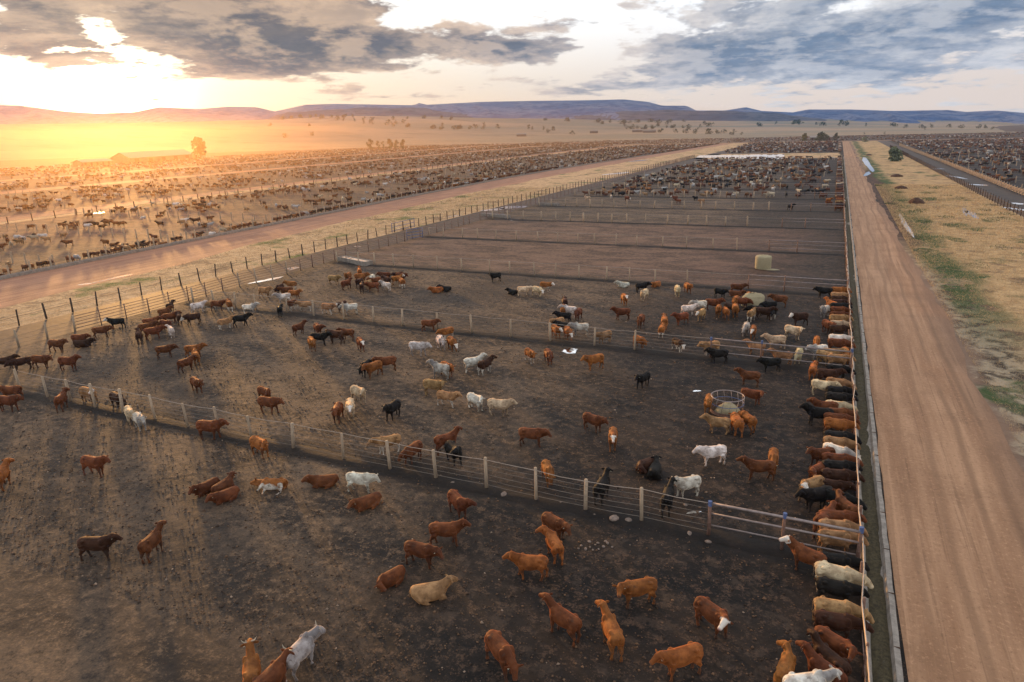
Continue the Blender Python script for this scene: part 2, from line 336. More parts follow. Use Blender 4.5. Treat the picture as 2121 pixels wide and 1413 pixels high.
def coat_mat(name, face=False, legs=False, brahman=False):              # coat colour comes from the object's own colour
    m, t, b = material(name); oi = t.new('ShaderNodeObjectInfo'); base = oi.outputs['Color']; rnd = oi.outputs['Random']
    a = t.attr('region')[0]; r, g, bl = t.xyz(a); p = t.obj()
    off = t.vm('ADD', p, t.cxyz(t.m('MULTIPLY', rnd, 37.), t.m('MULTIPLY', rnd, 11.), 0.))
    n = t.noise(off, 2.6, 4, .6); n2 = t.noise(t.scale(off, (1, 1, 2)), 30., 3, .6); n3 = t.noise(off, 1.3, 3, .5)
    c = t.mix(t.ramp(n, .32, .68), t.mix(1., base, (1.25, 1.2, 1.1), 'MULTIPLY'), t.mix(1., base, (.55, .48, .42), 'MULTIPLY'))
    c = t.mix(t.m('MULTIPLY', n2, .35), c, t.mix(1., base, (.5, .45, .42), 'MULTIPLY'))
    if brahman: c = t.mix(t.m('MULTIPLY', bl, .75), c, (.16, .15, .155))
    elif not face and not legs: c = t.mix(t.m('MULTIPLY', bl, .30), c, t.mix(1., base, (.45, .38, .34), 'MULTIPLY'))
    if legs:
        patch = t.m('MULTIPLY', t.ramp(n3, .54, .60), .9)
        c = t.mix(t.m('MAXIMUM', t.ramp(t.m('ADD', g, t.m('MULTIPLY', t.m('SUBTRACT', n, .5), .9)), .35, .6), t.m('MULTIPLY', patch, t.ramp(g, .02, .3))), c, (.60, .54, .46))
    if face: c = t.mix(t.ramp(t.m('ADD', r, t.m('MULTIPLY', t.m('SUBTRACT', n, .5), .6)), .30, .5), c, (.68, .62, .55))
    c = t.mix(t.ramp(r, .86, .97), c, t.mix(.6, base, (.10, .06, .05)) if not face else (.40, .26, .22))
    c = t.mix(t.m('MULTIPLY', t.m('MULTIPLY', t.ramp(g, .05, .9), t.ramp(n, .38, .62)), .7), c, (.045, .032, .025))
    c = t.mix(t.m('MULTIPLY', t.ramp(t.noise(off, 5., 5, .7), .56, .66), .55), c, (.055, .038, .028))
    c = t.mix(t.ramp(g, 1.4, 1.6), c, (.035, .03, .028))               # hooves
    t.set(b.inputs['Base Color'], c); b.inputs['Roughness'].default_value = .7; b.inputs['Specular IOR Level'].default_value = .15
    t.set(b.inputs['Sheen Tint'], t.mix(1., base, (4.5, 3.6, 2.6), 'MULTIPLY')); b.inputs['Sheen Weight'].default_value = .55; b.inputs['Sheen Roughness'].default_value = .35
    t.set(b.inputs['Normal'], t.bump(t.m('ADD', t.m('MULTIPLY', n2, .5), t.noise(off, 7., 3, .6)), .5, .03)); return m
COAT = {'': coat_mat('plain_coat'), 'f': coat_mat('white_face_coat', face=True), 'b': coat_mat('white_leg_coat', legs=True),
        'fb': coat_mat('white_face_and_leg_coat', True, True), 'z': coat_mat('grey_shoulder_coat', brahman=True)}
MAT['horn'] = simple('horn', (.30, .25, .18), (.55, .48, .38), 8., .5, .1); MAT['eartag'] = simple('ear_tag_plastic', (.62, .60, .42), (.80, .78, .62), 5., .5, 0)
# ------------------------------------------------------------------ ground, roads, water
def sheet(name, pts, z, mat, label=None, jitter=0., seg=3.):
    P = []; n = len(pts); rg = random.Random(len(name)+int(abs(pts[0][0])*10))
    for i in range(n):
        a, b = np.array(pts[i], float), np.array(pts[(i+1) % n], float); k = max(1, int(np.linalg.norm(b-a)/seg)) if jitter else 1
        for j in range(k):
            q = a+(b-a)*j/k
            if jitter: q = q+np.array([rg.uniform(-1, 1), rg.uniform(-1, 1)])*jitter
            P.append((q[0], q[1], z))
    o = meshobj(name, mesh(name, P, [tuple(range(len(P)))]), mat); tag(o, label, None, None, 'structure'); return o
def area2(pts): return sum(pts[i][0]*pts[(i+1) % len(pts)][1]-pts[(i+1) % len(pts)][0]*pts[i][1] for i in range(len(pts)))
def ribbon(name, left, right, ys, z, mat, jit=0.):
    V = []; Fc = []; rg = random.Random(3)
    for y in ys:
        xl = np.interp(y, [p[0] for p in left], [p[1] for p in left])+rg.uniform(-jit, jit); xr = np.interp(y, [p[0] for p in right], [p[1] for p in right])+rg.uniform(-jit, jit)+(3*jit*(math.sin(y*.21)*.5+math.sin(y*.093+1)*.6+math.sin(y*.57)*.3) if jit else 0)
        V += [(xl, y, z), (xr, y, z)]
    for i in range(len(ys)-1): Fc.append((2*i, 2*i+1, 2*i+3, 2*i+2))
    o = meshobj(name, mesh(name, V, Fc), mat); tag(o, None, None, None, 'structure'); return o
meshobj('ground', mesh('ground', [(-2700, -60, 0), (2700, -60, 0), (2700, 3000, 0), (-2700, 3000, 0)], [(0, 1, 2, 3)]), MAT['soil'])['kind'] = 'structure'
YS = [8, 14, 20, 26, 32, 38, 44, 50, 58, 66, 76, 88, 100, 115, 130, 150, 175, 200, 230, 260, 300, 340, 390, 440, 500, 570, 640, 700]
R1L = [(8, -94), (30, -96.5), (52, -98.7), (100, -102), (160, -107), (237, -111.5), (300, -112), (400, -109), (700, -99)]
R1R = [(8, -77), (30, -79.5), (42, -80.9), (59, -82.9), (86, -87.5), (130, -92), (187, -96), (270, -98.5), (359, -98.5), (700, -90)]
ribbon('verge', [(8, 9.2), (700, 9.2)], [(8, 31.2), (700, 31.2)], YS, .004, MAT['verge'])
ribbon('grass_strip', [(y, x-1.) for y, x in R1R], [(8, -69.), (45, -71.), (400, -71.2), (700, -71)], YS, .004, MAT['strip'])
ribbon('road', [(8, 3.62), (700, 3.62)], [(8, 10.35), (40, 10.2), (100, 10.1), (180, 9.4), (700, 9.2)], list(np.arange(8, 700, 2.5)), .008, MAT['road'], .12)
ribbon('road', R1L, R1R, list(np.arange(8, 700, 4.)), .008, MAT['road_red'], .25)
ribbon('road', [(60, -184), (102, -186.2), (192, -191), (431, -201), (700, -198)], [(60, -172), (102, -174.5), (192, -183), (431, -193), (700, -189)], YS[8:], .008, MAT['road_red'], .2)
ribbon('grass_strip', [(60, -172.5), (102, -175), (192, -183.5), (431, -193.5), (700, -189.5)], [(60, -166), (102, -169.5), (192, -177), (431, -187), (700, -183)], YS[8:], .006, MAT['strip'])
ribbon('road', [(60, -283), (160, -289), (297, -294), (664, -311), (900, -315)], [(60, -268), (151, -273), (297, -283), (664, -300), (900, -304)], YS[8:]+[800, 900], .008, MAT['road_red'], .2)
ribbon('road', [(60, -380), (210, -382), (393, -395), (900, -412)], [(60, -366), (210, -370), (393, -383), (900, -400)], YS[8:]+[800, 900], .008, MAT['road_red'], .2)
ribbon('lane', [(8, -71), (700, -71)], [(8, -63.6), (700, -63.6)], YS, .006, MAT['lane'])
ribbon('lane', [(8, 31.2), (700, 31.2)], [(8, 38.6), (700, 38.6)], YS, .006, MAT['lane'])
def road_across(name, x0, x1, y0, y1): sheet(name, [(x0, y0), (x1, y0), (x1, y1), (x0, y1)], .012, MAT['road'])
road_across('road', -420, 300, 703, 722)
# the field strip with the lagoon between two blocks of pens
sheet('grass_strip', [(-70, 382), (1.5, 382), (1.5, 446), (-70, 446)], .006, MAT['strip'], None, .8)
sheet('pond', [G(1448, 322), G(1625, 319.5), G(1622, 329.5), G(1500, 328), G(1442, 326.5)], .012, MAT['water'], None, .3)
def puddle(cx, cy, rx, ry, seed, rz=0., z=.012):
    rg = random.Random(seed); n = 28; P = []; ph = [rg.uniform(0, 6.28) for _ in range(4)]
    for i in range(n):
        a = 2*PI*i/n; r = 1+.18*math.sin(2*a+ph[0])+.14*math.sin(3*a+ph[1])+.08*math.sin(7*a+ph[2]); u, v = rx*r*math.cos(a), ry*r*math.sin(a)
        P.append((cx+u*math.cos(rz)-v*math.sin(rz), cy+u*math.sin(rz)+v*math.cos(rz), z))
    o = meshobj('puddle', mesh('puddle', P, [tuple(range(n))]), MAT['water']); tag(o, None, None, None, 'structure')
def pudpx(x0, y0, x1, y1, w, seed):                                    # between two photo points, half width w
    a, b = G(x0, y0), G(x1, y1); c = (a+b)/2; d = b-a; puddle(c[0], c[1], np.linalg.norm(d)/2, w, seed, math.atan2(d[1], d[0]))
for i, a in enumerate([(1164, 727, 1198, 727, .62), (523, 586, 585, 574, .55), (591, 557, 618, 555, .8), (928, 450, 952, 446, 1.), (1003, 437, 1040, 432, 2.), (1040, 433, 1082, 426, 2.2),
        (1048, 456, 1062, 455, .9), (1788, 327, 1806, 352, 1.3), (1864, 446, 1888, 486, .45), (2000, 436, 2026, 452, .7), (1995, 430, 2003, 447, .4), (1436, 811, 1450, 809, .13), (1424, 1064, 1450, 1059, .10),
        (165, 590, 190, 587, .5), (200, 584, 275, 568, .5), (1930, 350, 1955, 350, 1.6), (1962, 364, 2000, 370, .8), (2005, 382, 2050, 384, 1.4), (2085, 430, 2121, 436, 1.), (2095, 420, 2125, 424, .9),
        (735, 512, 745, 510, .6), (180, 444, 213, 440, .8), (1300, 335, 1345, 331, 2.5), (1790, 365, 1802, 356, .8), (285, 318, 315, 322, 2.), (1255, 362, 1300, 357, 2.2)]): pudpx(*a, i)
# dung and trampled-earth banks that build up under every cross fence
FY = [26.8]+[51.0+24.7*i for i in range(14)]
rg = random.Random(5)
def berm(y, x0, x1, wid, hgt):
    V = []; Fc = []; xs = np.arange(x0, x1, .8); k = 7
    for x in xs:
        o = rg.uniform(-.12, .12)
        for j in range(k):
            u = -1+2*j/(k-1); V.append((x, y+u*wid*(1+rg.uniform(-.15, .15))+o, .005+hgt*max(0, (1-u*u))*rg.uniform(.65, 1.2)))
    for i in range(len(xs)-1):
        for j in range(k-1): Fc.append((i*k+j, (i+1)*k+j, (i+1)*k+j+1, i*k+j+1))
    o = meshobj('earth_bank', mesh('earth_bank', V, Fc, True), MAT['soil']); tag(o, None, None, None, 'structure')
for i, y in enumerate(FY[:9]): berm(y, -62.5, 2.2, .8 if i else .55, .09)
# far plain, foothills and mountains: world terrain on a polar grid, heights from the skyline's elevation angles
RID = [(-500, 225), (-200, 222), (0, 217), (60, 219), (150, 231), (215, 235), (290, 232), (340, 222), (420, 226), (480, 221), (540, 222), (575, 231), (640, 217), (700, 215), (860, 218), (873, 213), (886, 217), (1000, 211), (1100, 209), (1200, 208), (1290, 206), (1340, 211), (1370, 219), (1420, 219), (1440, 229), (1500, 229), (1542, 222), (1575, 230), (1640, 233), (1670, 227), (1760, 227), (1850, 230), (1960, 228), (2000, 232), (2060, 229), (2121, 234), (2600, 233)]
BAS = [(-500, 262), (0, 258), (300, 255), (580, 248), (700, 240), (900, 242), (1000, 245), (1300, 250), (1640, 252), (1800, 256), (2121, 262), (2600, 262)]
FOO = [(-500, 300), (520, 270), (575, 240), (600, 232), (640, 231), (700, 226), (760, 223), (850, 223), (880, 224), (930, 232), (1000, 241), (1060, 246), (1160, 244), (1220, 237), (1300, 231), (1360, 228), (1440, 229), (1540, 231), (1600, 234), (1660, 241), (1720, 250), (2600, 280)]
def tab(T, px): return np.interp(px, [p[0] for p in T], [p[1] for p in T])
def zat(px, py, D): d = wdir(px, py); return CAMH+D*d[2]/math.hypot(d[0], d[1])
D0, D1, D2 = 1000., 1750., 2450.
def fbm(x, seed): r = random.Random(seed); return sum(math.sin(x*f+r.uniform(0, 6.28))/f**.8 for f in (1, 2.3, 4.1, 7.7, 13.9))
def terrain(name, mat, rows, pxs):
    V = []; Fc = []; nr = None
    for px in pxs:
        d = wdir(px, hy(px)); a = math.atan2(d[0], d[1]); col = rows(px); nr = len(col)
        for D, z in col: V.append((D*math.sin(a), D*math.cos(a), z))
    for i in range(len(pxs)-1):
        for j in range(nr-1): Fc.append((i*nr+j, (i+1)*nr+j, (i+1)*nr+j+1, i*nr+j+1))
    o = meshobj(name, mesh(name, V, Fc, True), mat); tag(o, None, None, None, 'structure'); return o
PXS = list(range(-480, 2600, 8))
def plain_rows(px):
    zb = zat(px, tab(BAS, px), D1); return [(D0+(D1-D0)*u, .02+(zb)*u**1.3+ (0 if u in (0,) else .25*fbm(px*.02+u*9, 3)*u)) for u in np.linspace(0, 1, 14)]+[(D1+300, zb+8)]
def mount_rows(px):
    zb = zat(px, tab(BAS, px), D1); zr = zat(px, tab(RID, px), D2); o = []
    for u in np.linspace(0, 1, 16): o.append((D1+(D2-D1)*u, zb-4+(zr-zb+4)*(u**1.15)+(u*(1-u))*(18*fbm(px*.022+u*3.1, 5)+8*fbm(px*.075+u*5, 6))))
    return o+[(D2+120, zr-9), (D2+350, max(zr-60, 2))]
def foot_rows(px):
    zb = zat(px, tab(BAS, px)+3, D1-40); zr = zat(px, tab(FOO, px)+.8*fbm(px*.06, 9), D1+220); o = []
    for u in np.linspace(0, 1, 9): o.append((D1-40+260*u, zb-3+(zr-zb+3)*u**1.1+u*(1-u)*5*fbm(px*.05+u*4, 8)))
    return o+[(D1+340, zr-25), (D1+420, zr-60)]
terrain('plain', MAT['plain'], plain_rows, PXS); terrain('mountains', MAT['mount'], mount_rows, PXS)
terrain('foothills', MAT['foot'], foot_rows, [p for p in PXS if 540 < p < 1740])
def T(px, py):                                                          # photo pixel -> point on the far plain
    for u in np.linspace(0, 1, 90):
        D = D0+(D1-D0)*u; zb = zat(px, tab(BAS, px), D1); z = zb*u**1.3
        if zat(px, py, D) <= z+.01: break
    d = wdir(px, py); a = math.atan2(d[0], d[1]); return np.array([D*math.sin(a), D*math.cos(a), z])
# ------------------------------------------------------------------ fences, bunk
ORD = 'first second third fourth fifth sixth seventh eighth ninth tenth eleventh twelfth thirteenth fourteenth fifteenth sixteenth seventeenth eighteenth nineteenth twentieth'.split()
ORD += ['twenty '+o for o in ORD[:9]]+['thirtieth']+['thirty '+o for o in ORD[:9]]+['fortieth']+['forty '+o for o in ORD[:9]]
def post_mesh(name, h, r, n=8, taper=.92):
    mb = MB(); mb.tube([(0, 0, -.15), (0, 0, h*.5), (0, 0, h-.02), (0, 0, h)], [r, r*.97, r*taper, r*taper*.8], n); return mb.mesh(name, True)
PM = {k: post_mesh('post', *a) for k, a in dict(wood=(1.68, .088), dark=(1.6, .085), pipe=(1.6, .06), thin=(1.35, .055), far=(1.75, .13, 6)).items()}
for k, m_ in dict(wood='wood', dark='darkwood', pipe='rust', thin='rust', far='wood').items(): PM[k].materials.append(MAT[m_])
PM['blue'] = post_mesh('post', 1.7, .075); PM['blue'].materials.append(MAT['rust']); PM['cap'] = None
def wires(name, runs, r, mat, parent, sag=.03, n=4):                    # runs: list of point lists, sagging between posts
    mb = MB()
    for P in runs:
        Q = []
        for i in range(len(P)-1):
            a, b = Vector(P[i]), Vector(P[i+1]); Q.append(a)
            if sag and (b-a).length > 1.: q = (a+b)/2; q.z -= sag*random.uniform(.2, 1.2); Q.append(q)
        Q.append(Vector(P[-1])); mb.tube(Q, r, n)
    return mb.obj(name, mat, parent, True)
def place_posts(root, pts, key, lean=.03, limit=100, zs=None):
    rg = random.Random(len(pts)); heads = []; out = []
    for i, (x, y) in enumerate(pts):
        l1, l2 = rg.gauss(0, lean), rg.gauss(0, lean); s = rg.uniform(.94, 1.06)
        o = bpy.data.objects.new('post', PM[key]); COL.objects.link(o); o.parent = root
        o.location = (x-root.location.x, y-root.location.y, 0); o.rotation_euler = (l1, l2, rg.uniform(0, 6)); o.scale = (rg.uniform(.85, 1.15),)*2+(s,)
        heads.append((x-root.location.x, y-root.location.y, l1, l2)); out.append(o)
    return heads, out
def at_h(heads, h): return [(x+math.sin(b)*h, y-math.sin(a)*h, h) for x, y, a, b in heads]
def merge_posts(root, pts, h=1.75, r=.125, mat=None):
    mb = MB()
    for x, y in pts: mb.tube([(x-root.location.x, y-root.location.y, -.1), (x-root.location.x+random.gauss(0, .03), y-root.location.y, h*random.uniform(.94, 1.05))], r, 5)
    return mb.obj('posts', mat, root, False)
LBL = ['nearest', 'second', 'third', 'fourth', 'fifth', 'sixth', 'seventh', 'eighth', 'ninth']
px1 = [97, 148, 190, 240, 291, 353, 418, 478, 543, 622, 723, 816, 907, 1008, 1110, 1210, 1324]     # posts of the nearest fence, as seen
for i, y in enumerate(FY):
    if y > 395: break
    root = empty('cross_fence', (0, y, 0))
    tag(root, f'{LBL[i] if i < 9 else ORD[i]} wooden post and wire cross fence between pens, counted from the camera' if i else 'nearest wooden post and wire cross fence with blue capped steel posts by the bunk', 'fence', 'cross fences between the pens')
    if i == 0: xs = [float(G(p, np.interp(p, [97, 622, 1010, 1324], [795, 922, 1013, 1090]))[0]) for p in px1]
    else:
        xs = []; x = -62.; rg2 = random.Random(40+i)
        while x < -10.5: xs.append(x); x += rg2.uniform(2.7, 4.1)
    if i < 9:
        hd, _ = place_posts(root, [(x, y+random.uniform(-.08, .08)) for x in xs], 'wood' if i < 4 else 'far', .035)
        hb, ob = place_posts(root, [(-7.2 if i else -3.4, y), (-3.6 if i else -.45, y), (2.35, y)], 'blue', .01)
        if i < 2:
            for o in ob:
                cap = MB(); cap.tube([(0, 0, 1.50), (0, 0, 1.73)], .088, 8); cap.obj('post_cap', MAT['blue'], o)
        hts = [.25, .52, .80, 1.08, 1.34] if i < 3 else [.5, 1.1]
        for h in hts: wires('wire', [at_h(hd+hb[:1], h)], .0105 if i < 3 else .011, MAT['wire'], root)
        wires('top_cable', [at_h(hd+hb[:1], 1.60)], .019 if i < 3 else .02, MAT['cable'], root, .05)
        wires('pipe_rail', [at_h(hb, 1.6)], .06, MAT['pipe'], root, 0, 7); wires('pipe_rail', [at_h(hb, 1.12)], .045, MAT['pipe'], root, 0, 7)
        if i < 4: wires('pipe_rail', [at_h(hb, .55)], .035, MAT['pipe'], root, 0, 6)
    else:
        merge_posts(root, [(x, y) for x in xs+[-7, -3, 2.3]], mat=MAT['wood'])['kind'] = 'stuff'
        wires('wire', [[(-62, 0, h), (2.3, 0, h)] for h in (.7, 1.35)], .014, MAT['wire'], root, 0)
# fence along the back of the pens: timber posts at the near end, then pipe rails
def rail_fence():
    root = empty('pipe_rail_fence', (-63.4, 60, 0)); tag(root, 'long rusty pipe rail fence along the back of the pens, left of centre', 'fence')
    ys = list(np.arange(21, 120, 2.55)); zig = [(-63.4+.25*math.sin(y*.3), y) for y in ys]
    wood = [p for p in zig if p[1] < 41 or 58 < p[1] < 69]; pipe = [p for p in zig if p not in wood]
    h1, _ = place_posts(root, wood, 'wood', .03); h2, _ = place_posts(root, pipe, 'pipe', .01)
    far = [(-63.5-(y-120)*.03, y) for y in np.arange(122.5, 390, 3.1)]; merge_posts(root, far, 1.5, .07, MAT['rust'])['kind'] = 'stuff'
    hd = sorted(h1+h2, key=lambda q: q[1]); low = [q for q in hd if q[1]+60 < 42]
    for h in (.35, .7, 1.05): wires('wire', [at_h(low, h)], .01, MAT['wire'], root)
    rest = [q for q in hd if q[1]+60 > 38]+[(x+63.4, y-60, 0, 0) for x, y in far]
    for h in (.3, .6, .9, 1.2, 1.46): wires('pipe_rail', [at_h(rest, h)], .034, MAT['rust'], root, 0, 5)
rail_fence()
def dark_fence():
    root = empty('verge_fence', (-71.3, 60, 0)); tag(root, 'long fence of dark creosoted posts along the pale grass strip beside the left road', 'fence')
    pts = [(-71.3+random.uniform(-.1, .1), y) for y in np.arange(22, 289, 2.72)]
    a, b = pts[:98], pts[98:]; hd, _ = place_posts(root, a, 'dark', .03)
    merge_posts(root, [(-71.3, y) for y in np.arange(289, 400, 3.2)], mat=MAT['darkwood'])['kind'] = 'stuff'
    for h in (.4, .8, 1.2): wires('wire', [at_h(hd, h)], .010, MAT['wire'], root)
    wires('pipe_rail', [[(-(0), q[1], .95) for q in hd[3:30]]], .018, MAT['darkwood'], root, .08, 5)
dark_fence()
# feed bunk of concrete and its cable fence
def bunk():
    root = empty('feed_bunk', (3.0, 60, 0)); tag(root, 'long concrete feed bunk running along the left edge of the right hand dirt road', 'feed bunk')
    ys = [12+.9*i for i in range(420)]; mb = MB(); rg = random.Random(4)
    prof = [(.55, .02), (.53, .34), (.34, .36), (.26, .14), (-.30, .12), (-.36, .30), (-.46, .30), (-.48, .02)]
    V = []; Fc = []; k = len(prof)
    for y in ys:
        j = rg.uniform(-.018, .018)
        for dx, z in prof: V.append((dx+j, y-60, z+rg.uniform(-.012, .012)))
    for i in range(len(ys)-1):
        for q in range(k-1): Fc.append((i*k+q, i*k+q+1, (i+1)*k+q+1, (i+1)*k+q))
    Fc += [tuple(range(k))[::-1], tuple((len(ys)-1)*k+q for q in range(k))]
    meshobj('trough', mesh('trough', V, [f[::-1] for f in Fc]), MAT['concrete'], root)
    V = []; Fc = []; ys2 = [12+.35*i for i in range(1080)]; ks = 5
    for y in ys2:
        lv = .10+.06*math.sin(y*.13)+.04*math.sin(y*.41+1)
        for q in range(ks): u = q/(ks-1); V.append((-.33+.62*u, y-60, .13+lv*(math.sin(PI*u)*.8+.15)*rg.uniform(.5, 1.4)))
    for i in range(len(ys2)-1):
        for q in range(ks-1): Fc.append((i*ks+q, i*ks+q+1, (i+1)*ks+q+1, (i+1)*ks+q))
    meshobj('feed', mesh('feed', V, Fc), MAT['feed'], root)
    gap = MB()
    for y in np.arange(16, 160, 3.0): gap.box((.44, y-60, .355), (.2, .03, .03))
    gap.obj('joint', MAT['dung'], root)
    fr = empty('bunk_fence', (2.42, 60, 0)); tag(fr, 'cable and pipe fence with short leaning posts that cattle feed through at the bunk', 'fence')
    pts = [(2.42, y) for y in np.arange(14, 230, 2.2)]; hd, _ = place_posts(fr, pts[:98], 'thin', .04)
    merge_posts(fr, [(2.42, y) for y in np.arange(231, 392, 2.4)], 1.25, .045, MAT['rust'])['kind'] = 'stuff'
    for h, rr in ((1.2, .026), (1.08, .018)): wires('cable', [at_h(hd, h)+[(0, 330, h)]], rr, MAT['cable'], fr, .015, 5)
    wires('kerb_rail', [at_h(hd, .5)+[(0, 330, .5)]], .02, MAT['rust'], fr, .01, 5)
bunk()
# right hand corral: two timber fences and a muddy lane
def corral(x, y0, y1, label, planks, pale):
    root = empty('corral_fence', (x, 200, 0)); tag(root, label, 'fence', 'timber fences of the right hand corral')
    pts = [(x, y) for y in np.arange(y0, y1, 2.9)]; a, b = pts[:98], pts[98:]
    PMk = 'wood' if pale else 'dark'; hd, _ = place_posts(root, a, PMk, .02)
    if b: merge_posts(root, b, mat=MAT['wood' if pale else 'darkwood'])['kind'] = 'stuff'
    mb = MB()
    for h in planks:
        for i in range(len(pts)-1): mb.box((0.06, (pts[i][1]+pts[i+1][1])/2-200, h+random.uniform(-.03, .03)), (.04, 2.88, .12))
    mb.obj('plank', MAT['wood' if pale else 'darkwood'], root)
corral(30.9, 100, 520, 'dark timber rail fence along the right edge of the dry grass verge', (.35, .7, 1.05), False)
corral(38.8, 120, 560, 'pale timber rail fence on the far side of the muddy lane at right', (.3, .6, .9, 1.2), True)
# fences of the other lots: small in the picture, one mesh each
def far_fence(x0, y0, x1, y1, label, group, step=3.2, dark=False, h=1.65):
    n = max(2, int(math.hypot(x1-x0, y1-y0)/step)); mb = MB()
    cx, cy = (x0+x1)/2, (y0+y1)/2
    for i in range(n+1):
        u = i/n; x, y = x0+(x1-x0)*u-cx, y0+(y1-y0)*u-cy; mb.tube([(x, y, -.1), (x+random.gauss(0, .04), y, h*random.uniform(.92, 1.06))], .13, 5)
    for hh in (.6, 1.45): mb.tube([(x0-cx, y0-cy, hh), (x1-cx, y1-cy, hh)], .016, 4)
    o = mb.obj('pen_fence', MAT['darkwood' if dark else 'wood'], None, False, (cx, cy, 0)); tag(o, label, 'fence', group)
for i in range(16):
    y = 61+24.7*i; xl = np.interp(y, [60, 192, 431], [-166, -177, -187]); xr = np.interp(y, [p[0] for p in R1L], [p[1] for p in R1L])-2
    far_fence(xl, y, xr, y, f'{ORD[i]} cross fence back from the camera in the lot left of the near left road', 'cross fences of the left lot')
far_fence(-166, 60, -187, 420, 'dark post fence between the left lot and the second left road', 'road fences of the left lots', 5.5, True)
far_fence(-98, 30, -112, 210, 'low rail fence behind the bunk at the near edge of the left lot', 'road fences of the left lots', 3.)
for i in range(9):
    y = 90+30*i; far_fence(-270-(y-150)*.05, y, -188-(y-100)*.05, y, f'{ORD[i]} cross fence back from the camera in the second lot from the left road', 'cross fences of the second left lot', 4.)
for i in range(12):
    y = 150+26*i; far_fence(41, y, 150+i*8, y, f'{ORD[i]} cross fence back from the camera in the right hand lot', 'cross fences of the right hand lot', 3.6)
def low_bunk():
    P = [(y, x) for y, x in R1L if y < 700]; V = []; Fc = []; prof = [(.3, 0), (.28, .4), (.12, .42), (0, .15), (-.55, .15), (-.62, .4), (-.75, 0)]
    ys = np.arange(20, 690, 5.); k = len(prof)
    for y in ys:
        x = np.interp(y, [p[0] for p in P], [p[1] for p in P])-.2
        for dx, z in prof: V.append((x+dx, y, z))
    for i in range(len(ys)-1):
        for q in range(k-1): Fc.append((i*k+q, (i+1)*k+q, (i+1)*k+q+1, i*k+q+1))
    o = meshobj('feed_bunk', mesh('feed_bunk', V, Fc), MAT['concrete']); tag(o, 'concrete feed bunk along the far edge of the near left dirt road', 'feed bunk')
low_bunk()
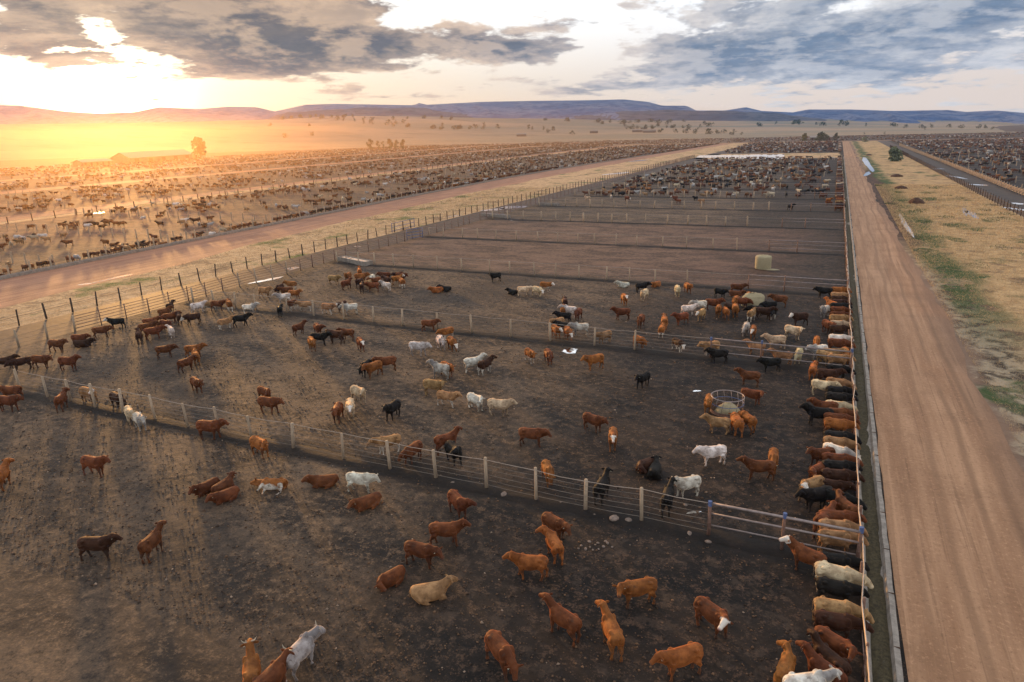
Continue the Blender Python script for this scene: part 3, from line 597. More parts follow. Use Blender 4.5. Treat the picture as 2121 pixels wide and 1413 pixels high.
# ------------------------------------------------------------------ cattle: one continuous body per pose
TORSO = [(-.755, .97, .10, .085), (-.72, .95, .20, .170), (-.62, .925, .265, .235), (-.46, .900, .290, .258), (-.22, .850, .330, .285), (.02, .820, .352, .305), (.24, .825, .355, .282), (.40, .850, .350, .240), (.52, .855, .320, .200), (.62, .86, .23, .15), (.67, .86, .13, .09)]
FRONT = [((.42, .14, .80), .17), ((.41, .155, .58), .112), ((.44, .155, .36), .070), ((.43, .155, .20), .052), ((.435, .155, .09), .055), ((.465, .155, .0), .064)]
HIND = [((-.55, .13, .86), .21), ((-.48, .165, .66), .175), ((-.60, .165, .46), .088), ((-.655, .16, .38), .070), ((-.62, .16, .20), .053), ((-.61, .16, .09), .056), ((-.57, .16, .0), .066)]
def cow_mesh(name, poll=(.93, 0, 1.15), muz=(1.28, 0, .87), step=0., lying=0, hump=False, tris=None, vox=.026):
    mb = MB(); poll, muz = Vector(poll), Vector(muz); dz = 0.; wid = 1.
    if lying == 1: dz = -.50; wid = 1.16
    N = 14; V = []; Fc = []
    for x, zc, hh, hw in TORSO:
        for k in range(N):
            th = 2*PI*k/N; c_, s_ = math.cos(th), math.sin(th)
            yy = hw*wid*math.copysign(abs(c_)**.85, c_); zz = zc+dz+hh*(s_ if s_ < 0 else s_*(.94+.06*abs(s_)))
            if lying == 1: zz = max(zz, .02)
            V.append((x, yy, zz))
    for i in range(len(TORSO)-1):
        for k in range(N): Fc.append((i*N+k, i*N+(k+1) % N, (i+1)*N+(k+1) % N, (i+1)*N+k))
    Fc += [tuple(range(N)), tuple((len(TORSO)-1)*N+k for k in range(N))[::-1]]; mb.add(V, Fc)
    poll = poll+Vector((0, 0, dz)); muz = muz+Vector((0, 0, dz)); hd = (muz-poll).normalized()
    if poll.z < .3: pass
    base = Vector((.42, 0, .97+dz)); up = Vector((0, 0, 1))
    mid = base.lerp(poll, .55)+Vector((.03, 0, -.03))
    mb.tube([base-(poll-base).normalized()*.15, base, mid, poll-hd*.02, poll+hd*.05], [.26, .27, .215, .150, .11], 12, [.60, .60, .66, .80, .9])
    mb.tube([Vector((.56, 0, .74+dz)), mid+Vector((0, 0, -.19)), poll+hd*.14+Vector((0, 0, -.12))], [.16, .13, .07], 8, [.45, .35, .6])          # dewlap
    mb.tube([poll-hd*.03, poll+hd*.06, poll+hd*.17, poll+hd*.30, muz-hd*.05, muz], [.10, .140, .130, .102, .094, .070], 10, [.98, .95, .88, .82, .95, .95])
    side = hd.cross(up).normalized()
    for s in (-1, 1):
        e = poll+side*s*.09+hd*.02+Vector((0, 0, .02)); tip = e+side*s*.23+Vector((0, 0, -.05))-hd*.05
        mb.tube([e, e.lerp(tip, .4), e.lerp(tip, .75), tip], [.034, .068, .060, .020], 6, [.5]*4)
    mb.tube([poll-hd*.01+Vector((0, 0, .05)), poll-hd*.03+Vector((0, 0, .105))], [.06, .035], 8)
    feet = []
    if lying == 0:
        for s in (-1, 1):
            for L, ph in ((FRONT, s*step), (HIND, -s*step)):
                P = []; r = []
                for (x, y, z), rr in L: P.append((x+ph*(1-min(z, .85)/.85), y*s, max(0, z-.0))); r.append(rr)
                mb.tube(P, r, 8); feet.append(P[-1])
    else:
        for s in (-1, 1):
            mb.tube([(.42, .16*s, .24), (.58, .20*s, .14), (.66, .20*s, .09), (.44, .22*s, .06), (.34, .22*s, .05)], [.12, .085, .062, .045, .045], 8)
            mb.tube([(-.50, .14*s, .34), (-.38, .27*s, .20), (-.10, .33*s, .12), (-.34, .36*s, .07), (-.12, .38*s, .05), (-.02, .38*s, .045)], [.19, .15, .08, .05, .04, .045], 8)
    if lying == 0:                                                        # hook bones, shoulder blades, rump muscle
        for s in (-1, 1): mb.ell((-.44, .20*s, 1.10), (.11, .07, .075)); mb.ell((.38, .19*s, .96), (.14, .085, .22)); mb.ell((-.60, .15*s, .88), (.17, .13, .24)); mb.ell((-.73, .10*s, 1.03), (.06, .05, .06))
    tx = -.765 if lying == 0 else -.76
    if lying == 0: mb.tube([(-.72, 0, 1.10), (-.80, 0, 1.04), (-.815, .01, .80), (-.80, .02, .58), (-.79, .02, .44)], [.038, .032, .022, .024, .018], 6)
    else: mb.tube([(-.72, 0, .62), (-.80, .05, .42), (-.80, .16, .14), (-.66, .30, .05)], [.035, .03, .022, .03], 6)
    if hump: mb.ell((.36, 0, 1.19+dz), (.17, .085, .13))
    me = mb.mesh(name+'_shell'); o = bpy.data.objects.new('tmp', me); COL.objects.link(o)
    md = o.modifiers.new('r', 'REMESH'); md.mode = 'VOXEL'; md.voxel_size = vox
    sm = o.modifiers.new('s', 'SMOOTH'); sm.iterations = 3; sm.factor = .5
    if tris: dm = o.modifiers.new('d', 'DECIMATE'); dm.ratio = tris
    bpy.context.view_layer.update(); dg = bpy.context.evaluated_depsgraph_get()
    out = bpy.data.meshes.new_from_object(o.evaluated_get(dg)); out.name = name
    bpy.data.objects.remove(o); bpy.data.meshes.remove(me)
    out.polygons.foreach_set('use_smooth', [True]*len(out.polygons))
    v = np.empty(len(out.vertices)*3); out.vertices.foreach_get('co', v); v = v.reshape(-1, 3)
    p0, d = np.array(poll), np.array(hd); tt = (v-p0) @ d; rad = np.linalg.norm((v-p0)-tt[:, None]*d, axis=1)
    L = (muz-poll).length; head = (rad < .21) & (tt > -.05) & (tt < L+.08) & ((v[:, 0] > .62) | (abs(v[:, 1]) > .3))
    r = np.where(head, np.clip(.45+(tt/L)*.52, 0, 1), 0.)
    zz = v[:, 2]-dz*(1 if lying else 0)
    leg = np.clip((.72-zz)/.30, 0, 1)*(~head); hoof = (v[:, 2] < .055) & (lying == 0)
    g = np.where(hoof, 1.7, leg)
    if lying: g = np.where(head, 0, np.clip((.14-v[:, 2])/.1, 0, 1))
    bb = np.clip((v[:, 0]-.20)/.25, 0, 1)*np.clip((1.5-tt)/.5, 0, 1)*np.where(head, .55, 1.)
    a = out.attributes.new('region', 'FLOAT_VECTOR', 'POINT'); a.data.foreach_set('vector', np.stack([r, g, bb], 1).astype(np.float32).ravel())
    out['poll'] = list(poll); out['muz'] = list(muz); out['side'] = list(side); return out
def roll_flat(me):                                                      # the animal stretched out on its side
    v = np.empty(len(me.vertices)*3); me.vertices.foreach_get('co', v); v = v.reshape(-1, 3); a = math.radians(78)
    y, z = v[:, 1].copy(), v[:, 2]-.85; v[:, 1] = y*math.cos(a)-z*math.sin(a); v[:, 2] = y*math.sin(a)+z*math.cos(a)+.25
    v[:, 2] = np.where(v[:, 2] < .03, .03+.1*(v[:, 2]-.03), v[:, 2]); me.vertices.foreach_set('co', v.ravel()); me.update(); return me
COWS = {'s': cow_mesh('cow_level', step=.05), 'w': cow_mesh('cow_walking', (.95, 0, 1.08), (1.28, 0, .78), .16), 'u': cow_mesh('cow_alert', (.86, 0, 1.30), (1.27, 0, 1.12), .03),
        'L': cow_mesh('cow_left', (.84, .20, 1.18), (1.00, .56, .96), .04), 'R': cow_mesh('cow_right', (.84, -.20, 1.18), (1.00, -.56, .96), .04),
        'e': cow_mesh('cow_bunk', (1.04, 0, .90), (1.32, 0, .58), .04), 'g': cow_mesh('cow_low', (.96, .03, .84), (1.16, .06, .48), .10),
        'l': cow_mesh('cow_lying', (.86, .10, 1.20), (1.20, .22, .98), lying=1), 'm': cow_mesh('cow_resting', (.76, .28, 1.06), (.66, .66, .84), lying=1),
        'zs': cow_mesh('grey_cow_level', step=.06, hump=True), 'zu': cow_mesh('grey_cow_alert', (.86, 0, 1.30), (1.27, 0, 1.12), .05, hump=True),
        'zg': cow_mesh('grey_cow_low', (1.02, -.04, .98), (1.22, -.14, .72), .10, hump=True)}
_v = dict(s=[((.92, .07, 1.17), (1.25, .16, .88), .11), ((.93, -.08, 1.10), (1.24, -.20, .78), -.07), ((.90, .03, 1.22), (1.26, .05, .97), -.12)], u=[((.85, .10, 1.30), (1.22, .26, 1.10), -.08), ((.86, -.08, 1.27), (1.24, -.22, 1.05), .10)],
          e=[((1.02, .06, .94), (1.30, .12, .62), -.06), ((1.05, -.05, .86), (1.30, -.14, .54), .09)], g=[((.95, -.06, .88), (1.17, -.16, .52), -.12)], L=[((.80, .26, 1.20), (.86, .64, 1.00), -.10)], R=[((.80, -.26, 1.20), (.86, -.64, 1.00), .10)])
VAR = {k: [k] for k in COWS}
for k, L_ in _v.items():
    for i_, (a_, b_, st_) in enumerate(L_): COWS[f'{k}{i_+2}'] = cow_mesh('cow_body', a_, b_, st_); VAR[k].append(f'{k}{i_+2}')
VAR['F'] = ['F']
COWS['F'] = roll_flat(cow_mesh('cow_flat', (1.0, 0, 1.0), (1.30, 0, .86), .12))
HUE = dict(r=((.135, .046, .019), 'red brown'), d=((.050, .021, .012), 'dark brown'), k=((.011, .010, .010), 'black'), o=((.26, .10, .028), 'ginger'),
           t=((.34, .205, .105), 'tan'), c=((.56, .46, .33), 'cream'), w=((.66, .64, .62), 'white'), g=((.44, .43, .43), 'grey'))
# rump x y, chest x y (photo pixels), coat, pose
DATA = '''255 662 226 664 kf s;197 683 219 680 r s;148 696 177 696 r s;160 710 180 709 d l;104 709 129 710 r s;69 742 97 742 r s;124 747 156 747 r u;56 743 29 748 d e;0 745 14 743 d s;324 723 355 718 r s
286 696 288 687 d u;304 686 328 682 r s;292 677 314 673 r s;357 684 348 675 w L;300 663 321 660 r s;332 672 314 669 r l;330 645 350 640 r s;345 634 358 626 d u;337 655 365 650 r s;372 660 368 648 d s;410 653 387 656 df g;330 665 355 669 r s
401 633 418 630 w s;437 627 425 628 tb s;440 627 459 627 r s;477 632 471 625 ob s;507 633 524 632 w u;453 666 478 661 tb u;489 659 506 657 k s;577 642 581 633 k s;601 627 588 632 rb s;644 628 618 628 tb s;672 633 686 635 tb s
607 678 629 671 r u;654 672 661 679 r L;642 701 649 710 o s;647 695 674 695 k s;711 693 680 691 d s;733 686 704 684 r s;742 701 751 711 rf s;389 720 411 718 o s;408 740 401 727 o s;375 750 393 744 r s
682 574 700 575 t s;729 565 712 573 o s;745 565 744 556 o u;707 587 727 582 r u;738 572 755 571 o s;751 577 736 584 d s;748 596 750 586 d s;768 581 757 586 t s;782 589 763 589 r s;773 569 767 575 w g;809 568 785 568 r s;812 580 790 574 d s;836 564 814 568 d s;812 576 831 573 of s;823 569 838 570 r s;836 584 828 578 ob s;807 588 790 586 w u;784 579 770 581 r s
914 598 896 599 o l;928 597 918 596 k l;1034 568 1018 570 k L;538 600 557 601 t s;588 591 569 599 d g;613 587 593 586 ob s;605 597 581 598 r s;601 604 617 604 o u;596 611 578 613 w u
717 625 697 632 df s;735 633 716 635 w s;876 667 901 667 r s;935 681 916 686 ob s;908 698 918 708 w g;931 701 942 710 of g;851 715 880 717 g w;765 749 748 761 k g;785 754 761 762 o s;812 745 789 747 r s;927 764 897 759 g u;914 752 938 762 o s;967 749 994 745 w u;994 756 1016 747 db u
1070 604 1054 601 k l;1074 597 1095 596 c s;1107 596 1120 599 cf g;1121 587 1140 589 ofb s;1297 588 1286 587 w l;1318 591 1341 588 k s;1365 585 1353 588 o l;1339 603 1329 608 c L;1290 611 1297 618 of s;1171 625 1168 618 d s;1302 644 1276 644 r u;1332 654 1322 664 r g;1184 652 1152 651 k s;1166 642 1166 634 o s;1188 641 1170 639 w s;1204 638 1191 649 r g;1163 662 1148 666 t s;1185 676 1149 671 k s;1146 676 1158 684 of s;1173 679 1181 687 of g;1214 676 1190 676 g s;1263 688 1242 693 t s;1314 698 1332 705 o g;1368 683 1374 671 ob s;1377 665 1376 656 o s
1091 725 1105 734 ob s;1132 725 1141 737 r g;1244 740 1220 744 o s;1340 774 1324 782 k s
1402 594 1405 602 c s;1421 588 1429 593 o s;1483 599 1501 603 k s;1518 591 1538 592 r s;1515 606 1534 607 rb l;1412 637 1440 635 w s;1461 627 1438 628 w s;1467 625 1487 626 r s;1459 641 1447 649 tf s;1422 651 1402 655 r u;1491 633 1485 643 o s;1508 647 1499 637 o g;1508 631 1520 634 d g;1528 617 1520 624 o s;1524 641 1522 632 o g;1530 621 1542 621 r g;1551 608 1551 616 o s;1578 637 1552 636 k g;1550 651 1565 642 tb s;1572 643 1594 644 d s;1606 629 1582 629 k g;1603 636 1602 647 kb g;1629 619 1602 616 r s;1548 669 1543 679 g g;1561 675 1560 687 of s;1670 654 1645 656 df s;1632 680 1655 685 c R;1622 701 1594 702 c u;1579 715 1555 712 t u;1396 706 1410 713 dfb g;1485 713 1459 716 tb s;1505 730 1473 729 k s;1693 697 1691 708 o g
1640 734 1602 731 t u;1614 746 1582 747 k s;1657 728 1650 743 c g;1682 768 1687 753 o s;1707 720 1685 722 w s;1699 728 1719 736 t s;1711 727 1734 729 t s;1572 776 1536 772 r u;1542 808 1574 814 r R;1715 635 1703 641 g u;1728 629 1717 625 o u;1724 602 1693 600 k s;1709 667 1722 674 r s
1728 601 1758 601 o e;1729 609 1758 610 t e;1730 617 1759 617 d e;1727 625 1759 625 d e;1730 633 1759 633 k e;1728 640 1760 640 r e;1730 650 1761 650 r e;1727 659 1761 660 t e;1732 669 1762 670 c e;1728 679 1762 680 d e;1718 697 1756 699 w e;1732 709 1762 711 r e;1750 722 1754 733 o g;1730 741 1764 741 t e
1726 760 1760 763 k e;1698 772 1734 774 d s;1691 793 1718 797 c s;1724 787 1764 793 t e;1726 807 1766 809 k e;1722 819 1764 822 k e;1726 839 1696 837 r u;1728 834 1766 839 c e;1722 857 1674 851 k u;1726 853 1768 855 r e;1728 863 1769 867 r e;1728 874 1768 879 o e;1728 903 1770 906 k e;1720 912 1769 918 t e;1722 932 1686 936 r u;1730 928 1769 940 w e;1726 950 1771 954 r e;1724 966 1772 968 k e;1706 962 1682 974 r L;1722 984 1772 985 d e;1698 996 1751 1004 d s;1692 998 1668 1006 tf L;1712 1018 1676 1024 k s;1745 1022 1772 1041 k e;1768 1060 1737 1037 r R;1698 1080 1724 1057 r s;1726 1071 1777 1073 r e;1718 1090 1779 1092 t e;1708 1118 1779 1120 t e
1700 1160 1648 1136 rf u;1712 1158 1780 1160 k e;1714 1182 1781 1198 c e;1722 1210 1782 1222 k e;1710 1253 1783 1264 t e;1710 1279 1784 1290 d e;1698 1306 1764 1345 r R;1752 1388 1689 1335 d u;1742 1408 1679 1362 r u;1620 1400 1637 1352 o L;1638 1418 1706 1409 w s
40 804 2 806 r s;2 827 28 828 r s;123 829 138 815 r u;161 813 186 817 tf R;228 815 254 827 d g;263 843 271 859 c s;280 856 295 870 w s;173 952 213 958 r s;-6 986 6 974 o u;412 881 453 882 r s;523 911 552 923 o R;443 998 412 1012 r l;449 1012 474 996 r l;485 1014 447 1028 r l;584 1003 546 1002 ob F;695 990 648 994 r l;722 985 768 988 w s;777 1029 744 1041 r l;938 1026 958 1046 r L;896 1093 948 1092 r s;846 1128 896 1139 r s;826 1182 789 1202 r m;862 1226 916 1216 t l;1132 1162 1066 1157 o s;1127 1066 1172 1090 r s;1157 1134 1138 1102 o L;1351 1207 1292 1216 o L;1190 1292 1146 1262 r u;1276 1322 1259 1282 o u;1022 1325 1054 1362 r g;1442 1346 1384 1362 o s;1454 1250 1500 1282 rf R;597 1368 642 1322 g g;521 1408 520 1362 o u;546 1416 572 1390 r s;168 1122 226 1120 d s;297 1131 327 1104 r u
399 784 412 793 r s;538 804 557 811 r R;540 829 571 832 r w;733 806 752 813 c R;702 838 694 853 r s;725 831 725 848 cf s;823 834 802 848 k s;823 906 784 914 tb s;869 918 838 937 r g;903 914 945 902 r u;930 920 950 938 k R;1077 893 1125 896 r s;1130 959 1140 979 o g;884 794 912 797 t R;914 815 937 819 tb s;973 819 997 828 w R;1016 833 1050 836 c s;1214 860 1243 870 r s;1270 889 1269 911 of s;1350 955 1330 962 d m;1352 984 1362 958 k l;1499 930 1456 934 w s;1603 962 1547 960 r u;1603 931 1602 954 o g;1446 992 1403 1000 w u;1379 1040 1388 1010 k u;1228 1032 1250 998 k u;1508 871 1470 867 t u;1532 878 1520 860 o g;1562 872 1537 855 o g;1470 818 1465 834 o s'''
for m_ in COWS.values(): m_.materials.append(COAT[''])
CATTLE = []
OCC = []
def pen_of(y): return 'A' if y < 26.8 else 'B' if y < 51 else 'C' if y < 75.7 else 'F' if y < 175 else 'H'
for rec in DATA.replace('\n', ';').split(';'):
    a = rec.split()
    if len(a) != 6: continue
    rx, ry, cx_, cy_ = map(float, a[:4]); coat, pose = a[4], a[5]
    zz = .42 if pose in 'lm' else .25 if pose == 'F' else .85
    Pr, Pc = G(rx, ry, zz), G(cx_, cy_, zz); d = Pc-Pr; ln = np.linalg.norm(d); ang = math.atan2(d[1], d[0])
    mid = (Pr+Pc)/2; CATTLE.append([mid[0], mid[1], ang, coat, pose, ln, mid])
LEN = [c[5] for c in CATTLE if c[4] in 'su']
print('cattle', len(CATTLE), 'median body length', float(np.median(LEN)))
def bunk_fix(c):                                                        # heads go through the cables, chests stay behind them
    x, y, a = c[:3]
    if c[4] == 'e' and x > -2.5:
        c[2] = max(-.35, min(.25, a)); c[0] = 2.12-.58*math.cos(c[2])
    return c
CATTLE = [bunk_fix(c) for c in CATTLE]
rc = random.Random(21)
def keep_off(c):                                                        # nobody stands inside a fence line
    for fy in FY[:8]:
        r = .85*abs(math.sin(c[2]))+.35
        if c[0] < 2 and abs(c[1]-fy) < r: c[1] = fy+math.copysign(r, c[1]-fy if abs(c[1]-fy) > .02 else 1)
    return c
CATTLE = [keep_off(c) for c in CATTLE]
# animals of the nearest crowded pens further back
def fill(n, x0, x1, y0, y1, seed, clusters):
    rg = random.Random(seed); got = []
    tries = 0
    while len(got) < n and tries < 9000:
        tries += 1
        if rg.random() < .8: cxx, cyy, rr = rg.choice(clusters); x, y = rg.gauss(cxx, rr), rg.gauss(cyy, rr*.6)
        else: x, y = rg.uniform(x0, x1), rg.uniform(y0, y1)
        if not (x0 < x < x1 and y0+1 < y < y1-1): continue
        if any(math.hypot(x-q[0], y-q[1]) < 1.15 for q in got): continue
        got.append((x, y, rg.uniform(0, 6.28)))
    return got
COATS = ['r']*34+['d']*16+['k']*16+['o']*12+['t']*7+['c']*5+['w']*7+['g']*4+['rf']*3+['ob']*3+['kf', 'tb']
NF = 300-len(CATTLE)-9
for x, y, a in fill(NF, -61.5, 0, FY[5]+.5, FY[6]-1, 3, [(-50, FY[5]+6, 5), (-57, FY[5]+10, 4), (-36, FY[5]+7, 5), (-24, FY[5]+12, 7), (-8, FY[5]+6, 5), (-42, FY[5]+15, 6)]):
    CATTLE.append([x, y, a, rc.choice(COATS), rc.choice('sssuwLRg'), 1.3, None])
for i in range(9): CATTLE.append([1.5+rc.uniform(-.1, .1), FY[5]+2.2+2.3*i, rc.uniform(-.2, .2), rc.choice(COATS), 'e', 1.3, None])
# ---- labels
PENN = dict(A='nearest pen', B='second pen', C='third pen', F='first crowded pen', H='far pen')
POSE = dict(s='standing', u='head raised', w='walking', L='head turned', R='head turned', e='feeding', g='head lowered', l='lying', m='lying', F='stretched out')
MARKS = [('blue ring feeder', -4.5, 41.0, 2.6), ('torn hay heap', -6.0, 69.6, 3.6), ('round puddle', -17.9, 49.1, 4.5), ('pipe rail fence', -63.4, None, 2.2), ('long water trough', -61.4, 76.5, 4.)]
HAND = {(722, 985): 'big creamy white cow with a yellow neck standing beside a lying red one', (584, 1003): 'ginger and white cow stretched flat on its side on the bare soil', (597, 1368): 'grey horned cow with dark shoulders at the bottom edge of the photo',
        (862, 1226): 'tan cow lying with raised head, alone near the bottom of the nearest pen', (1454, 1250): 'red brown cow with a white blaze turning its face to the camera', (1499, 930): 'white cow standing in the open between ring feeder and lying pair',
        (1446, 992): 'cream white cow with grey neck nuzzling a black cow near the fence', (1228, 1032): 'black cow with raised head pressed against the nearest fence, facing right', (1379, 1040): 'black cow seen from behind beside the cream white one',
        (1718, 697): 'large white cow feeding at the bunk of the third pen', (1714, 1182): 'cream white cow feeding at the bunk of the nearest pen', (1730, 928): 'white backed cow feeding at the bunk of the second pen',
        (851, 715): 'grey cow with dark shoulders walking right across the second pen', (927, 764): 'grey cow with raised head in front of a ginger one', (1396, 706): 'dark cow with white face and white legs behind the fence of the third pen',
        (1620, 1400): 'ginger cow at the bottom edge turning its head beside the white one', (1638, 1418): 'white cow cut by the bottom edge near the bunk fence', (1508, 871): 'tan cow with raised head standing left of the ring feeder',
        (1352, 984): 'black cow lying close against a dark brown one', (1350, 955): 'dark brown cow lying behind a black one in the second pen', (161, 813): 'tan cow with a white face by the fence at far left',
        (255, 662): 'black cow with a white face standing by the pipe rail fence', (263, 843): 'cream cow standing just behind a white one at the left fence', (280, 856): 'white cow with a grey face in front of a cream one at left'}
recs = [r.split() for r in DATA.replace('\n', ';').split(';') if len(r.split()) == 6]
def words(c, i):
    x, y, a, coat, pose = c[:5]; pen = pen_of(y); hue = HUE[coat[0]][1]; pat = {'f': 'white faced ', 'b': 'white legged ', 'fb': 'pied '}.get(coat[1:], '')
    px, py = PIX(x, y, .8); hx, hyy = PIX(x+.5*math.cos(a), y+.5*math.sin(a), .8); dx, dy = hx-px, hyy-py
    face = ('facing right' if dx > 0 else 'facing left') if abs(dx) > .55*abs(dy)*1.6 else ('facing camera' if dy > 0 else 'facing away')
    loc = 'in the '+PENN[pen]
    if pose == 'e' and x > -1.5: return f'{hue} {pat}', 'feeding at bunk of '+PENN[pen], px, py, True
    for nm, mx, my, rad in MARKS:
        dd = math.hypot(x-mx, y-my) if my is not None else abs(x-mx)
        if dd < rad and (my is not None or pen in 'BC'): loc = f'by the {nm}, {PENN[pen]}'; break
    else:
        k = min(range(7), key=lambda q: abs(FY[q]-y))
        if abs(FY[k]-y) < 1.9 and pen in 'ABC' and x < -8: loc = f'by {LBL[k]} cross fence, {PENN[pen]}'
        elif x > -5.5 and pen in 'ABC': loc = 'behind bunk row of '+PENN[pen]
    return f'{hue} {pat}', f'{POSE[pose]} {face} {loc}', px, py, False
def name_them():
    W_ = [words(c, i) for i, c in enumerate(CATTLE)]; key = {}
    lab = {}
    for i, w in enumerate(W_):
        if i < len(recs) and (int(recs[i][0]), int(recs[i][1])) in HAND: lab[i] = HAND[(int(recs[i][0]), int(recs[i][1]))]; continue
        key.setdefault((w[0], w[1]), []).append(i)
    for (c, rest), ids in key.items():
        if len(ids) == 1: lab[ids[0]] = f'{c}cow {rest}'; continue
        bunk = W_[ids[0]][4]; ids = sorted(ids, key=lambda i: -W_[i][3] if bunk else W_[i][2]); n = len(ids)
        for k, i in enumerate(ids):
            if bunk: o_ = ('nearer' if k == 0 else 'farther') if n == 2 else 'nearest' if k == 0 else 'farthest' if k == n-1 else ORD[k]+' from the camera'
            else: o_ = ('left one' if k == 0 else 'right one') if n == 2 else 'leftmost' if k == 0 else 'rightmost' if k == n-1 else ORD[k]+' from left'
            num = 'two' if n == 2 else 'the'
            lab[i] = f'{"right" if o_ == "right one" else "left" if o_ == "left one" else o_} of {num+" " if n == 2 else ""}{c}cows {rest}' if o_ not in ('nearer', 'farther') else f'{o_} of two {c}cows {rest}'
    for i, l in lab.items():
        if len(l.split()) > 16: lab[i] = l.replace('head raised facing left', 'looking up leftward')
    return lab
LAB = name_them()
for _l in LAB.values():
    if len(_l.split()) > 16: print('LONG', _l)
TAGM = MB(); TAGM.tube([(0, -.006, 0), (0, .006, 0)], .036, 8, None, (1, 0, 0)); TAGM = TAGM.mesh('ear_tag'); TAGM.materials.append(MAT['eartag'])
rg = random.Random(9)
for i, c in enumerate(CATTLE):
    x, y, a, coat, pose = c[:5]; pat = coat[1:]; key = pose; m_ = COAT.get(pat, COAT[''])
    if coat[0] in 'gw' and pat == '' and i % 3 != 1:
        m_ = COAT['z']
        key = {'s': 'zs', 'u': 'zu', 'g': 'zg', 'w': 'zs'}.get(pose, pose)
    key = VAR[key][(i*7+3) % len(VAR[key])]
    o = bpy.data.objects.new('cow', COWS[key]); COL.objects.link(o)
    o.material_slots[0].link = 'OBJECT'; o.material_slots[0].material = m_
    s = rg.uniform(.85, .95); o.location = (x, y, 0); o.rotation_euler = (0, 0, a); o.scale = (s, s*rg.uniform(.90, 1.10), s*rg.uniform(.95, 1.05))
    h = HUE[coat[0]][0]; v = rg.uniform(.8, 1.2); o.color = (min(1, h[0]*v*rg.uniform(.93, 1.07)), min(1, h[1]*v*rg.uniform(.94, 1.06)), min(1, h[2]*v), 1)
    tag(o, ' '.join(LAB[i].split()), 'cow', 'cattle in the pens')
    me = COWS[key]
    if y < 46 and pose != 'F':
        sd_ = Vector(me['side']); pl = Vector(me['poll']); sgn = rg.choice((-1, 1)); e = bpy.data.objects.new('ear_tag', TAGM); COL.objects.link(e); e.parent = o
        e.location = pl+sd_*sgn*.19+Vector((0, 0, -.05)); hv_ = (Vector(me['muz'])-pl); e.rotation_euler = (0, 0, math.atan2(hv_.y, hv_.x)+PI/2)
    if i < len(recs) and (recs[i][0], recs[i][1]) in (('597', '1368'), ('546', '1416'), ('521', '1408')):
        sd_ = Vector(me['side']); pl = Vector(me['poll'])
        for sgn in (-1, 1):
            hb = MB(); b0 = pl+sd_*sgn*.06+Vector((0, 0, .07)); hb.tube([b0, b0+sd_*sgn*.12+Vector((0, 0, .03)), b0+sd_*sgn*.19+Vector((.03, 0, .12))], [.028, .022, .006], 7); hb.obj('horn', MAT['horn'], o, True)
# ---- the thousands further off: one herd
LOW = [cow_mesh('low', tris=.035, vox=.04, **k) for k in (dict(step=.05), dict(poll=(1.0, .03, .80), muz=(1.16, .06, .48), step=.1), dict(poll=(.93, 0, 1.33), muz=(1.27, 0, 1.2)), dict(poll=(.90, .22, 1.2), muz=(1.03, .52, 1.04)), dict(poll=(.9, .1, 1.15), muz=(1.18, .2, .98), lying=1))]
def tri_arrays(me):
    me.calc_loop_triangles(); v = np.empty(len(me.vertices)*3, np.float32); me.vertices.foreach_get('co', v)
    t = np.empty(len(me.loop_triangles)*3, np.int32); me.loop_triangles.foreach_get('vertices', t); return v.reshape(-1, 3), t.reshape(-1, 3)
LOWA = [tri_arrays(m_) for m_ in LOW]
def coarse():                                                           # for specks beyond 350 m
    mb = MB(); mb.tube([(-.75, 0, .9), (-.6, 0, .88), (.1, 0, .85), (.55, 0, .9), (.98, 0, 1.08), (1.25, 0, .95)], [.1, .27, .32, .25, .11, .06], 5)
    for sx in (-.55, .42):
        for sy in (-.14, .14): mb.tube([(sx, sy, .7), (sx, sy, 0)], [.09, .05], 3)
    m_ = mb.mesh('c'); r = tri_arrays(m_); bpy.data.meshes.remove(m_); return r
COARSE = coarse(); print('low tris', [len(a[1]) for a in LOWA], len(COARSE[1]))
HP = []
def scatter(x0, x1, y0, y1, area, seed, cl=.55, xf=None):
    g = np.random.default_rng(seed); cl = .78; n = int((x1-x0)*(y1-y0)/area)
    k = max(3, n//14); cxs = np.stack([g.uniform(x0, x1, k), g.uniform(y0, y1, k)], 1)
    P = []
    nc = int(n*cl); ids = g.integers(0, k, nc); P.append(cxs[ids]+g.normal(0, 1, (nc, 2))*np.array([3.2, 2.0])); P.append(np.stack([g.uniform(x0, x1, n-nc), g.uniform(y0, y1, n-nc)], 1))
    P = np.concatenate(P); P = P[(P[:, 0] > x0) & (P[:, 0] < x1) & (P[:, 1] > y0+.9) & (P[:, 1] < y1-.9)]
    seen = set(); out = []
    for p in P:                                                         # thin out overlaps
        c_ = (int(p[0]/1.25), int(p[1]/1.25))
        if any((c_[0]+i, c_[1]+j) in seen for i, j in ((0, 0), (1, 0), (-1, 0), (0, 1), (0, -1))): continue
        seen.add(c_); out.append((p[0], p[1], g.uniform(0, 6.28)))
    HP.extend(out)
def row(y0, y1, fx, a, seed, step=1.25, keep=.8):
    g = random.Random(seed); y = y0
    while y < y1:
        if g.random() < keep: HP.append((fx(y)+g.uniform(-.15, .15), y, a+g.uniform(-.25, .25)))
        y += g.uniform(step*.7, step*1.4)
for i in range(6, 16):
    y = FY[5]+24.7*(i-5)
    if y > 385: break
    scatter(-61, -1, y, min(y+24.7, 384), rc.uniform(7, 9), 100+i)
row(FY[6], 384, lambda y: 1.45, 0., 1); row(450, 690, lambda y: 1.45, 0., 2)
for i in range(10): scatter(-66-i, 0, 448+25*i, 471+25*i, rc.uniform(7, 9), 140+i)
x1f = lambda y: np.interp(y, [p[0] for p in R1L], [p[1] for p in R1L])
